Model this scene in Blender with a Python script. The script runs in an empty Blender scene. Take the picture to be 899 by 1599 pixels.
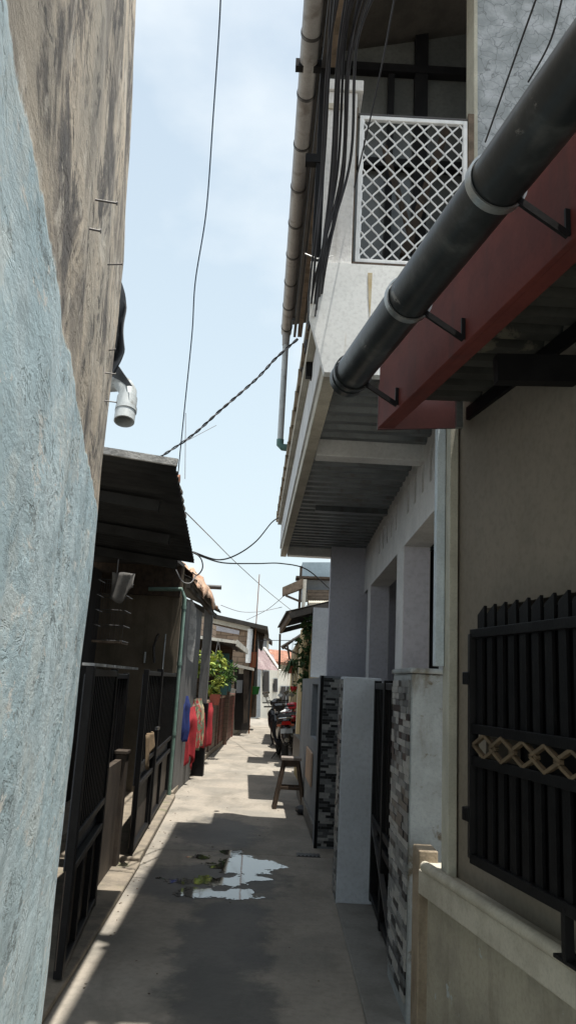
import bpy, bmesh, math, random
from mathutils import Vector, Matrix, noise
random.seed(7)
scn = bpy.context.scene
COL = scn.collection

# ---------------------------------------------------------------- camera
F = 1200.0; CX = 449.5; CY = 799.5; H = 1.55
_up = Vector((738-CX, 4600+CY, -F)).normalized()
def _hy(x): return CY + ((x-CX)*_up.x - F*_up.z)/_up.y
def _cd(x, y): return Vector((x-CX, -(y-CY), -F))
_f = _cd(430, _hy(430)).normalized()
_r = _f.cross(_up)
RM = Matrix((_r, _f, _up))                 # world = RM @ cam
cam = bpy.data.objects.new('camera', bpy.data.cameras.new('camera')); COL.objects.link(cam)
cam.data.sensor_fit = 'VERTICAL'; cam.data.sensor_height = 36; cam.data.lens = F/1599*36
cam.data.clip_start = 0.02; cam.data.clip_end = 2000
cam.matrix_world = Matrix.Translation((0, 0, H)) @ RM.to_4x4()
scn.camera = cam
def P(x, y, Y):                            # point of the place at distance Y on this sight line
    d = RM @ _cd(x, y); return d*(Y/d.y) + Vector((0, 0, H))
def G(x, y, z=0.0):
    d = RM @ _cd(x, y); return d*((z-H)/d.z) + Vector((0, 0, H))

# ---------------------------------------------------------------- light
SUN = Vector((0.150, -0.095, 1.0)).normalized()        # towards the sun
el = math.asin(SUN.z); az = math.atan2(SUN.x, SUN.y)
w = bpy.data.worlds.new('World'); scn.world = w; w.use_nodes = True
nt = w.node_tree; nt.nodes.clear()
out = nt.nodes.new('ShaderNodeOutputWorld'); bg = nt.nodes.new('ShaderNodeBackground')
sky = nt.nodes.new('ShaderNodeTexSky'); sky.sky_type = 'NISHITA'; sky.sun_disc = False
sky.sun_elevation = el; sky.sun_rotation = az
sky.air_density = 1.5; sky.dust_density = 4.0; sky.ozone_density = 1.5
tc = nt.nodes.new('ShaderNodeTexCoord'); mp = nt.nodes.new('ShaderNodeMapping'); mp.inputs['Scale'].default_value = (1.6, 1.6, 2.6)
mp.inputs['Location'].default_value = (0.35, 0.1, 0.62)
ns = nt.nodes.new('ShaderNodeTexNoise'); ns.inputs['Scale'].default_value = 1.7; ns.inputs['Detail'].default_value = 7; ns.inputs['Roughness'].default_value = 0.5
cr = nt.nodes.new('ShaderNodeValToRGB'); cr.color_ramp.elements[0].position = 0.42; cr.color_ramp.elements[1].position = 0.66
cr.color_ramp.elements[1].color = (0.8, 0.8, 0.8, 1)
sep = nt.nodes.new('ShaderNodeSeparateXYZ')
hz = nt.nodes.new('ShaderNodeMapRange'); hz.inputs['From Min'].default_value = 0.0; hz.inputs['From Max'].default_value = 0.75
hz.inputs['To Min'].default_value = 0.80; hz.inputs['To Max'].default_value = 0.46
mx1 = nt.nodes.new('ShaderNodeMix'); mx1.data_type = 'RGBA'; mx1.inputs[7].default_value = (6.5, 7.6, 8.1, 1)
mx2 = nt.nodes.new('ShaderNodeMix'); mx2.data_type = 'RGBA'; mx2.inputs[7].default_value = (7.3, 7.7, 7.9, 1)
L = nt.links.new
L(tc.outputs['Generated'], mp.inputs['Vector']); L(mp.outputs['Vector'], ns.inputs['Vector']); L(ns.outputs['Fac'], cr.inputs['Fac'])
L(tc.outputs['Generated'], sep.inputs[0]); L(sep.outputs['Z'], hz.inputs['Value'])
L(sky.outputs['Color'], mx1.inputs[6]); L(hz.outputs['Result'], mx1.inputs[0])
L(mx1.outputs[2], mx2.inputs[6]); L(cr.outputs['Color'], mx2.inputs[0])
L(mx2.outputs[2], bg.inputs['Color']); bg.inputs['Strength'].default_value = 0.088
L(bg.outputs[0], out.inputs['Surface'])
sd = bpy.data.lights.new('sun', 'SUN'); sd.energy = 4.6; sd.angle = math.radians(0.6); sd.color = (1, 0.95, 0.86)
so = bpy.data.objects.new('sun', sd); COL.objects.link(so); so.rotation_euler = SUN.to_track_quat('Z', 'Y').to_euler()
scn.view_settings.view_transform = 'Standard'; scn.view_settings.look = 'None'
scn.view_settings.exposure = 0.72; scn.view_settings.gamma = 1; scn.view_settings.use_curve_mapping = False
scn.render.engine = 'CYCLES'

# ---------------------------------------------------------------- helpers
def tag(o, label=None, cat=None, group=None, kind=None):
    if label: o['label'] = label
    if cat: o['category'] = cat
    if group: o['group'] = group
    if kind: o['kind'] = kind
    return o
def thing(name, loc, label, cat, group=None):
    o = bpy.data.objects.new(name, None); COL.objects.link(o); o.location = loc; o.empty_display_size = 0.1
    return tag(o, label, cat, group)
def wloc(o):
    v = Vector((0, 0, 0))
    while o: v += o.location; o = o.parent
    return v
V = Vector
class MB:
    def __init__(s): s.v = []; s.f = []; s.m = []
    def add(s, vs, fs, m=0):
        b = len(s.v); s.v += [V(a) for a in vs]; s.f += [tuple(b+i for i in f) for f in fs]; s.m += [m]*len(fs); return s
    def box(s, a, b, m=0):
        x0, x1 = sorted((a[0], b[0])); y0, y1 = sorted((a[1], b[1])); z0, z1 = sorted((a[2], b[2]))
        return s.add([(x0,y0,z0),(x1,y0,z0),(x1,y1,z0),(x0,y1,z0),(x0,y0,z1),(x1,y0,z1),(x1,y1,z1),(x0,y1,z1)],
            [(0,3,2,1),(4,5,6,7),(0,1,5,4),(1,2,6,5),(2,3,7,6),(3,0,4,7)], m)
    def prism(s, poly, vec, m=0):
        n = len(poly); poly = [V(p) for p in poly]; vec = V(vec)
        nn = V((0,0,0))
        for i in range(n): nn += (poly[i]-poly[0]).cross(poly[(i+1) % n]-poly[0])
        if nn.dot(vec) > 0: poly = poly[::-1]
        return s.add(poly+[p+vec for p in poly], [tuple(range(n)), tuple(range(2*n-1, n-1, -1))]+[(i, n+i, n+(i+1) % n, (i+1) % n) for i in range(n)], m)
    def bar(s, a, b, w, h=None, up=(0,0,1), m=0):
        a = V(a); b = V(b); h = h or w; d = (b-a).normalized(); up = V(up)
        if abs(d.dot(up)) > 0.98: up = V((0,1,0))
        sd = d.cross(up).normalized(); u = sd.cross(d)
        q = [a+sd*i*w/2+u*j*h/2 for i, j in ((-1,-1),(1,-1),(1,1),(-1,1))]
        return s.prism(q, b-a, m)
    def tube(s, pts, r, n=10, m=0, cap=True):
        pts = [V(p) for p in pts]; k = len(pts); rs = r if isinstance(r, (list, tuple)) else [r]*k
        rings = []; u = None
        for i, p in enumerate(pts):
            d = (pts[min(i+1, k-1)]-pts[max(i-1, 0)]).normalized()
            if u is None:
                u = d.cross(V((0,0,1)) if abs(d.z) < .9 else V((1,0,0))).normalized()
            else: u = (u-d*u.dot(d)).normalized()
            w_ = d.cross(u)
            rings.append([p+(u*math.cos(2*math.pi*j/n)+w_*math.sin(2*math.pi*j/n))*rs[i] for j in range(n)])
        fs = []
        for i in range(k-1):
            for j in range(n): fs.append((i*n+j, i*n+(j+1) % n, (i+1)*n+(j+1) % n, (i+1)*n+j))
        if cap: fs += [tuple(range(n-1, -1, -1)), tuple((k-1)*n+j for j in range(n))]
        return s.add([q for r_ in rings for q in r_], fs, m)
    def pipe(s, a, b, ro, ri, n=28, m=0):       # hollow
        a = V(a); b = V(b); d = (b-a).normalized(); u = d.cross(V((0,0,1))).normalized(); w_ = d.cross(u)
        def ring(p, r): return [p+(u*math.cos(2*math.pi*j/n)+w_*math.sin(2*math.pi*j/n))*r for j in range(n)]
        vs = ring(a, ro)+ring(b, ro)+ring(b, ri)+ring(a, ri); fs = []
        for k in range(4):
            for j in range(n): fs.append((k*n+j, k*n+(j+1) % n, ((k+1) % 4)*n+(j+1) % n, ((k+1) % 4)*n+j))
        return s.add(vs, fs, m)
    def wall(s, p0, p1, t, z0, z1, holes=(), m=0, ztop1=None):   # plan line p0->p1, thickness t to the right of the direction
        p0 = V((p0[0], p0[1], 0)); p1 = V((p1[0], p1[1], 0)); ln = (p1-p0).length; d = (p1-p0)/ln; n = V((d.y, -d.x, 0))*t
        ss = sorted({0, ln, *[h[0] for h in holes], *[h[1] for h in holes]}); ss = [a for a in ss if 0 <= a <= ln]
        zs = sorted({z0, z1, *[h[2] for h in holes], *[h[3] for h in holes]}); zs = [a for a in zs if z0 <= a <= z1]
        def solid(i, j):
            if not (0 <= i < len(ss)-1 and 0 <= j < len(zs)-1): return False
            a = (ss[i]+ss[i+1])/2; b = (zs[j]+zs[j+1])/2
            return not any(h[0] < a < h[1] and h[2] < b < h[3] for h in holes)
        def pt(i, j, k):
            z = zs[j]
            if ztop1 is not None and j == len(zs)-1: z = z1+(ztop1-z1)*ss[i]/ln
            return p0+d*ss[i]+n*k+V((0,0,z))
        idx = {}; vs = []; fs = []
        def vi(i, j, k):
            if (i,j,k) not in idx: idx[(i,j,k)] = len(vs); vs.append(pt(i,j,k))
            return idx[(i,j,k)]
        for i in range(len(ss)-1):
            for j in range(len(zs)-1):
                if not solid(i, j): continue
                fs.append((vi(i,j,0), vi(i,j+1,0), vi(i+1,j+1,0), vi(i+1,j,0)))
                fs.append((vi(i,j,1), vi(i+1,j,1), vi(i+1,j+1,1), vi(i,j+1,1)))
                if not solid(i-1, j): fs.append((vi(i,j,0), vi(i,j,1), vi(i,j+1,1), vi(i,j+1,0)))
                if not solid(i+1, j): fs.append((vi(i+1,j,0), vi(i+1,j+1,0), vi(i+1,j+1,1), vi(i+1,j,1)))
                if not solid(i, j-1): fs.append((vi(i,j,0), vi(i+1,j,0), vi(i+1,j,1), vi(i,j,1)))
                if not solid(i, j+1): fs.append((vi(i,j+1,0), vi(i,j+1,1), vi(i+1,j+1,1), vi(i+1,j+1,0)))
        return s.add(vs, fs, m)
    def sheet(s, fn, nu, nv, t=0.0, m=0):       # fn(u,v)->point ; optional thickness (down)
        vs = [fn(i/nu, j/nv) for i in range(nu+1) for j in range(nv+1)]
        fs = [(i*(nv+1)+j, (i+1)*(nv+1)+j, (i+1)*(nv+1)+j+1, i*(nv+1)+j+1) for i in range(nu) for j in range(nv)]
        return s.add(vs, fs, m)
    def corr(s, a, b, c, d_, n, amp, t=0.0, per=8, trap=False, m=0):
        # corners a,b (ridge-crossing direction at one end), d_,c at the other end ; ridges run a->d_
        a, b, c, d_ = V(a), V(b), V(c), V(d_); nrm = (b-a).cross(d_-a).normalized()
        def fn(u, v):
            p = (a*(1-u)+b*u)*(1-v)+(d_*(1-u)+c*u)*v
            ph = u*n
            if trap:
                q = ph % 1; h = 1 if q < .35 else (1-(q-.35)/.1 if q < .45 else (0 if q < .9 else (q-.9)/.1))
            else: h = .5+.5*math.sin(ph*2*math.pi)
            return p+nrm*h*amp
        return s.sheet(fn, n*per if not trap else n*20, 6, m=m)
    def build(s, name, mats, parent=None, smooth=False, bevel=0, solid=0):
        if parent: o0 = wloc(parent)
        else:
            xs = [p.x for p in s.v]; ys = [p.y for p in s.v]; zs = [p.z for p in s.v]
            o0 = V(((min(xs)+max(xs))/2, (min(ys)+max(ys))/2, min(zs)))
        me = bpy.data.meshes.new(name); me.from_pydata([p-o0 for p in s.v], [], s.f)
        for mt in (mats if isinstance(mats, (list, tuple)) else [mats]): me.materials.append(mt)
        for i, p in enumerate(me.polygons): p.material_index = s.m[i]; p.use_smooth = smooth
        me.update(); o = bpy.data.objects.new(name, me); COL.objects.link(o)
        if parent: o.parent = parent
        else: o.location = o0
        if solid:
            md = o.modifiers.new('solid', 'SOLIDIFY'); md.thickness = solid; md.offset = 0
        if bevel:
            md = o.modifiers.new('bevel', 'BEVEL'); md.width = bevel; md.segments = 2; md.limit_method = 'ANGLE'; md.angle_limit = .7
        if smooth and hasattr(me, 'set_sharp_from_angle'): me.set_sharp_from_angle(angle=math.radians(40))
        return o
def cb(x0, y0, x1, y1, Y, depth):            # box standing at distance Y whose front spans the two sight lines
    a = P(x0, (y0+y1)/2, Y); b = P(x1, (y0+y1)/2, Y); t = P((x0+x1)/2, y0, Y); u = P((x0+x1)/2, y1, Y)
    return V((a.x, Y, u.z)), V((b.x, Y+depth, t.z))
def sag(a, b, s, n=16):
    a = V(a); b = V(b); return [a.lerp(b, i/n)-V((0,0,s*4*(i/n)*(1-i/n))) for i in range(n+1)]

# ---------------------------------------------------------------- materials
def mat(name, c1, c2=None, sc=4.0, lo=.4, hi=.65, rough=.85, metal=0, bump=0.0, bsc=60, stain=None, ssc=(7,7,.7), slo=.52, shi=.7, samt=.7,
        spot=None, spsc=9, splo=.6, sphi=.66, detail=8, spec=.3, bdist=.01, alpha=None, fine=.12):
    m = bpy.data.materials.new(name); m.use_nodes = True; t = m.node_tree; b = t.nodes['Principled BSDF']; l = t.links.new
    b.inputs['Roughness'].default_value = rough; b.inputs['Metallic'].default_value = metal; b.inputs['Specular IOR Level'].default_value = spec
    tcn = t.nodes.new('ShaderNodeTexCoord'); geo = t.nodes.new('ShaderNodeNewGeometry')
    vec = geo.outputs['Position']
    def N(scale, det=detail, rg=.6, v=None, dist=0):
        n = t.nodes.new('ShaderNodeTexNoise'); n.inputs['Scale'].default_value = scale; n.inputs['Detail'].default_value = det
        n.inputs['Roughness'].default_value = rg; n.inputs['Distortion'].default_value = dist; l(v or vec, n.inputs['Vector']); return n.outputs['Fac']
    def ramp(fac, a, z):
        r = t.nodes.new('ShaderNodeMapRange'); r.inputs['From Min'].default_value = a; r.inputs['From Max'].default_value = z; r.interpolation_type = 'SMOOTHSTEP'
        l(fac, r.inputs['Value']); return r.outputs['Result']
    def mix(fac, a, bb):
        x = t.nodes.new('ShaderNodeMix'); x.data_type = 'RGBA'
        if isinstance(fac, float): x.inputs[0].default_value = fac
        else: l(fac, x.inputs[0])
        for sck, val in ((6, a), (7, bb)):
            if isinstance(val, tuple): x.inputs[sck].default_value = (*val[:3], 1)
            else: l(val, x.inputs[sck])
        return x.outputs[2]
    def mul(a, k):
        x = t.nodes.new('ShaderNodeMath'); x.operation = 'MULTIPLY'; l(a, x.inputs[0])
        if isinstance(k, float): x.inputs[1].default_value = k
        else: l(k, x.inputs[1])
        return x.outputs[0]
    c2 = c2 or tuple(v*.8 for v in c1)
    col = mix(ramp(N(sc), lo, hi), c1, c2)
    if fine:
        col = mix(mul(ramp(N(sc*14, 4), .4, .75), fine*3), col, tuple(v*.55 for v in c1))
    if stain:
        mpn = t.nodes.new('ShaderNodeMapping'); mpn.inputs['Scale'].default_value = ssc; l(vec, mpn.inputs['Vector'])
        sf = mul(ramp(N(1.0, 9, .62, mpn.outputs['Vector'], .4), slo, shi), samt)
        col = mix(sf, col, stain)
    if spot:
        col = mix(ramp(N(spsc, 9, .65, None, .3), splo, sphi), col, spot)
    l(col, b.inputs['Base Color'])
    if bump:
        bn = t.nodes.new('ShaderNodeBump'); bn.inputs['Strength'].default_value = bump; bn.inputs['Distance'].default_value = bdist
        l(N(bsc, 6, .6), bn.inputs['Height']); l(bn.outputs['Normal'], b.inputs['Normal'])
    if alpha is not None: b.inputs['Alpha'].default_value = alpha
    m['N'] = 0
    return m
DK = (.03, .028, .025)
M = {}
M['white_plaster'] = mat('white_plaster', (.66,.66,.66), (.55,.555,.56), 3, bump=.25, bsc=40, stain=(.20,.17,.13), slo=.55, shi=.8, samt=.5)
M['grey_plaster'] = mat('grey_plaster', (.26,.285,.31), (.215,.235,.26), 2.5, bump=.2, bsc=35, stain=(.16,.15,.14), slo=.56, shi=.85, samt=.5)
M['violet_plaster'] = mat('violet_plaster', (.50,.50,.56), (.45,.45,.51), 2, bump=.12, bsc=30, stain=(.15,.14,.15), slo=.6, shi=.9, samt=.35)
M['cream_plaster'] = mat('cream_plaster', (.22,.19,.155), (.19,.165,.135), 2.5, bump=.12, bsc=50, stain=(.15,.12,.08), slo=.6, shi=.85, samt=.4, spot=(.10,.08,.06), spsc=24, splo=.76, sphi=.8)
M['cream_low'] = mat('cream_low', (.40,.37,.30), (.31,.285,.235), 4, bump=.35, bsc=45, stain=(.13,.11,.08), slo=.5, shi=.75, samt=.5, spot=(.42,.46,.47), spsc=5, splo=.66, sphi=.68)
M['sill_stone'] = mat('sill_stone', (.50,.47,.40), (.40,.37,.31), 6, bump=.3, bsc=70, spot=(.07,.06,.05), spsc=30, splo=.7, sphi=.76)
M['stained_white'] = mat('stained_white', (.33,.36,.375), (.27,.295,.305), 5, bump=.3, bsc=45, stain=(.12,.10,.07), ssc=(4,4,1.6), slo=.50, shi=.66, samt=.8, spot=(.12,.10,.07), spsc=8, splo=.56, sphi=.66)
M['trim_blue'] = mat('trim_blue', (.62,.70,.76), (.52,.60,.66), 7, bump=.3, bsc=60, spot=(.3,.3,.27), spsc=15, splo=.7, sphi=.74)
M['trim_cream'] = mat('trim_cream', (.50,.49,.42), (.42,.41,.35), 7, bump=.2)
M['beige_trim'] = mat('beige_trim', (.33,.27,.20), (.22,.17,.12), 5, bump=.4, bsc=60, stain=(.08,.07,.05), slo=.5, shi=.7)
M['crackle'] = mat('crackle', (.45,.48,.52), (.28,.31,.33), 7, lo=.35, hi=.6, bump=.3)
M['black_metal'] = mat('black_metal', (.007,.007,.008), (.011,.011,.012), 12, rough=.5, spec=.15, bump=.1, bsc=90)
M['dark_metal'] = mat('dark_metal', (.035,.035,.038), (.055,.05,.045), 9, rough=.45, spec=.5, bump=.1, spot=(.09,.05,.03), spsc=30, splo=.7, sphi=.75)
M['brown_panel'] = mat('brown_panel', (.075,.06,.048), (.05,.04,.034), 6, rough=.6, bump=.15, stain=(.03,.025,.02), samt=.6)
M['gold_metal'] = mat('gold_metal', (.23,.17,.11), (.15,.115,.08), 20, rough=.45, metal=.4, spec=.5)
M['pvc_black'] = mat('pvc_black', (.018,.022,.025), (.032,.037,.040), 5, rough=.36, spec=.35, bump=.25, bsc=25, stain=(.16,.165,.16), ssc=(5,5,5), slo=.50, shi=.72, samt=.45, bdist=.004, spot=(.15,.15,.145), spsc=11, splo=.64, sphi=.69)
M['steel'] = mat('steel', (.40,.43,.44), (.30,.32,.33), 14, rough=.35, metal=.8, spec=.5)
M['red_metal'] = mat('red_metal', (.15,.040,.034), (.11,.030,.027), 5, rough=.65, spec=.15, bump=.08, bsc=20, stain=(.05,.03,.03), samt=.4)
M['roof_under'] = mat('roof_under', (.06,.06,.054), (.035,.035,.032), 4, rough=.6, spot=(.14,.13,.10), spsc=5)
M['deck_metal'] = mat('deck_metal', (.14,.155,.165), (.09,.10,.105), 5, rough=.42, metal=.35, spec=.5, stain=(.07,.06,.05))
M['dark_roof'] = mat('dark_roof', (.030,.031,.032), (.020,.020,.021), 5, rough=.85, spec=.15)
M['dark_roof2'] = mat('dark_roof2', (.055,.05,.045), (.035,.033,.03), 5, rough=.8, spec=.2)
M['pvc_grey'] = mat('pvc_grey', (.29,.285,.285), (.23,.225,.225), 6, rough=.45, stain=(.12,.10,.09), ssc=(5,5,5), slo=.55)
M['pvc_light'] = mat('pvc_light', (.46,.50,.52), (.38,.42,.44), 8, rough=.4, stain=(.16,.15,.13), ssc=(9,9,9), slo=.55)
M['pvc_green'] = mat('pvc_green', (.13,.20,.175), (.09,.15,.13), 8, rough=.5)
M['teal_fit'] = mat('teal_fit', (.10,.20,.19), (.08,.15,.14), 8, rough=.5)
M['white_paint'] = mat('white_paint', (.78,.80,.82), (.66,.68,.70), 14, rough=.4, spec=.5, fine=.05)
M['cable'] = mat('cable', (.02,.02,.025), (.03,.03,.035), 10, rough=.5, fine=0)
M['cable_blue'] = mat('cable_blue', (.05,.09,.15), (.05,.07,.10), 10, rough=.5, fine=0)
M['cable_grey'] = mat('cable_grey', (.25,.25,.27), (.2,.2,.2), 10, rough=.6, fine=0)
M['wood_dark'] = mat('wood_dark', (.065,.045,.032), (.035,.026,.02), 14, rough=.7, bump=.4, bsc=60, stain=(.02,.016,.012), ssc=(30,30,3))
M['wood_top'] = mat('wood_top', (.22,.19,.17), (.14,.12,.11), 12, rough=.7, bump=.3)
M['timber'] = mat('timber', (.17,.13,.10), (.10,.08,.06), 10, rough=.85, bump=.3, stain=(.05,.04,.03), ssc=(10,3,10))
M['glass_dark'] = mat('glass_dark', (.085,.09,.088), (.11,.115,.11), 3, rough=.22, spec=.5, stain=(.09,.09,.085), ssc=(2.5,2.5,1.2), slo=.5, shi=.8, samt=.6)
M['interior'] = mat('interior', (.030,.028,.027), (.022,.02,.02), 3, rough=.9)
M['tarp_black'] = mat('tarp_black', (.03,.035,.042), (.05,.055,.065), 7, rough=.5, bump=.3, bsc=15)
M['tarp_orange'] = mat('tarp_orange', (.42,.24,.15), (.50,.36,.26), 5, rough=.6, bump=.5, bsc=14, bdist=.03, stain=(.25,.20,.16), ssc=(4,4,4))
M['rust'] = mat('rust', (.30,.13,.06), (.20,.09,.05), 12, rough=.9)
M['orange_tile'] = mat('orange_tile', (.38,.19,.13), (.26,.13,.09), 2.2, lo=.45, hi=.6, rough=.9, spot=(.62,.50,.44), spsc=2.4, splo=.6, sphi=.66)
M['maroon_tin'] = mat('maroon_tin', (.25,.185,.185), (.18,.13,.13), 3, rough=.55, stain=(.4,.34,.33), ssc=(2,2,2))
M['far_white'] = mat('far_white', (.56,.55,.50), (.46,.45,.41), 1.2, bump=.2, bsc=10, stain=(.26,.19,.12), ssc=(2.5,2.5,.6), slo=.5, shi=.72, samt=.65)
M['far_teal'] = mat('far_teal', (.12,.28,.30), (.09,.21,.23), 2)
M['pier_white'] = mat('pier_white', (.55,.595,.65), (.48,.52,.57), 2.5, bump=.22, bsc=35, stain=(.30,.28,.26), slo=.56, shi=.85, samt=.5, spot=(.40,.40,.40), spsc=3.3, splo=.64, sphi=.74)
M['peach'] = mat('peach', (.52,.38,.28), (.44,.31,.23), 5)
M['mustard'] = mat('mustard', (.40,.32,.17), (.33,.26,.14), 4, stain=(.14,.11,.07))
M['orange_paint'] = mat('orange_paint', (.50,.16,.09), (.40,.13,.08), 4)
M['leaf_dark'] = mat('leaf_dark', (.03,.07,.022), (.05,.10,.03), 8, rough=.55)
M['leaf_mid'] = mat('leaf_mid', (.07,.15,.03), (.11,.20,.04), 8, rough=.5)
M['leaf_yellow'] = mat('leaf_yellow', (.34,.38,.07), (.19,.28,.05), 6, rough=.5)
M['pot_white'] = mat('pot_white', (.5,.5,.47), (.4,.4,.38), 8, rough=.6)
M['pot_terra'] = mat('pot_terra', (.35,.10,.07), (.28,.08,.06), 8, rough=.7)
M['plastic_green'] = mat('plastic_green', (.04,.24,.06), (.03,.19,.05), 8, rough=.4)
M['cloth_blue'] = mat('cloth_blue', (.02,.035,.15), (.015,.025,.10), 10, rough=.9)
M['cloth_red'] = mat('cloth_red', (.34,.03,.04), (.24,.025,.03), 10, rough=.9)
M['cloth_buff'] = mat('cloth_buff', (.22,.16,.10), (.15,.11,.07), 10, rough=.9)
M['bike_black'] = mat('bike_black', (.018,.018,.021), (.03,.03,.033), 8, rough=.22, spec=.6)
M['bike_red'] = mat('bike_red', (.60,.02,.04), (.5,.02,.035), 8, rough=.22, spec=.6)
M['bike_white'] = mat('bike_white', (.6,.62,.64), (.5,.52,.54), 8, rough=.25, spec=.6)
M['rubber'] = mat('rubber', (.02,.02,.02), (.03,.03,.03), 14, rough=.8)
M['lamp_red'] = mat('lamp_red', (.35,.01,.01), (.28,.01,.01), 8, rough=.15, spec=.6)
M['chrome'] = mat('chrome', (.55,.56,.58), (.45,.46,.48), 8, rough=.2, metal=.9)
M['paper'] = mat('paper', (.50,.50,.49), (.34,.34,.34), 16, lo=.45, hi=.6, rough=.8, bump=.5, stain=(.12,.12,.12), ssc=(8,8,3))
M['tile_black'] = mat('tile_black', (.022,.023,.025), (.035,.036,.038), 30, rough=.4)
M['tile_mid'] = mat('tile_mid', (.12,.125,.13), (.09,.095,.10), 30, rough=.5)
M['tile_grey'] = mat('tile_grey', (.23,.24,.24), (.18,.185,.19), 30, rough=.5)
M['tile_light'] = mat('tile_light', (.40,.40,.39), (.31,.31,.30), 30, rough=.55)

def brick_mat(name, c1, c2, mortar, bw, bh, ms=.01, rough=.8, vert=False):
    m = mat(name, c1, c2, 5, rough=rough, fine=0); t = m.node_tree; l = t.links.new; b = t.nodes['Principled BSDF']
    geo = t.nodes.new('ShaderNodeNewGeometry'); sp = t.nodes.new('ShaderNodeSeparateXYZ'); cm = t.nodes.new('ShaderNodeCombineXYZ'); ad = t.nodes.new('ShaderNodeMath'); ad.operation = 'ADD'
    l(geo.outputs['Position'], sp.inputs[0]); l(sp.outputs[0], ad.inputs[0]); l(sp.outputs[1], ad.inputs[1])
    l(ad.outputs[0], cm.inputs[0]); l(sp.outputs[2], cm.inputs[1])
    br = t.nodes.new('ShaderNodeTexBrick'); br.inputs['Scale'].default_value = 1; br.inputs['Brick Width'].default_value = bw; br.inputs['Row Height'].default_value = bh
    br.inputs['Mortar Size'].default_value = ms; br.inputs['Color1'].default_value = (*c1, 1); br.inputs['Color2'].default_value = (*c2, 1); br.inputs['Mortar'].default_value = (*mortar, 1)
    l(cm.outputs[0], br.inputs['Vector'])
    nz = t.nodes.new('ShaderNodeTexNoise'); nz.inputs['Scale'].default_value = 3; nz.inputs['Detail'].default_value = 8; l(geo.outputs['Position'], nz.inputs['Vector'])
    x = t.nodes.new('ShaderNodeMix'); x.data_type = 'RGBA'; x.blend_type = 'MULTIPLY'; x.inputs[0].default_value = .7
    l(br.outputs['Color'], x.inputs[6]); rr = t.nodes.new('ShaderNodeMapRange'); rr.inputs['To Min'].default_value = .45; rr.inputs['To Max'].default_value = 1.3; l(nz.outputs['Fac'], rr.inputs['Value']); l(rr.outputs[0], x.inputs[7])
    l(x.outputs[2], b.inputs['Base Color'])
    bn = t.nodes.new('ShaderNodeBump'); bn.inputs['Strength'].default_value = .5; bn.inputs['Distance'].default_value = .01; bn.invert = True; l(br.outputs['Fac'], bn.inputs['Height']); l(bn.outputs[0], b.inputs['Normal'])
    return m
M['brick_tan'] = brick_mat('brick_tan', (.34,.25,.18), (.26,.19,.14), (.16,.12,.09), .38, .16, .014)
M['brown_tile'] = brick_mat('brown_tile', (.21,.15,.115), (.16,.11,.09), (.12,.09,.075), .30, .10, .008, .6)
M['red_tile'] = brick_mat('red_tile', (.20,.085,.07), (.15,.065,.055), (.10,.06,.05), .30, .10, .008, .6)

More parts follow.
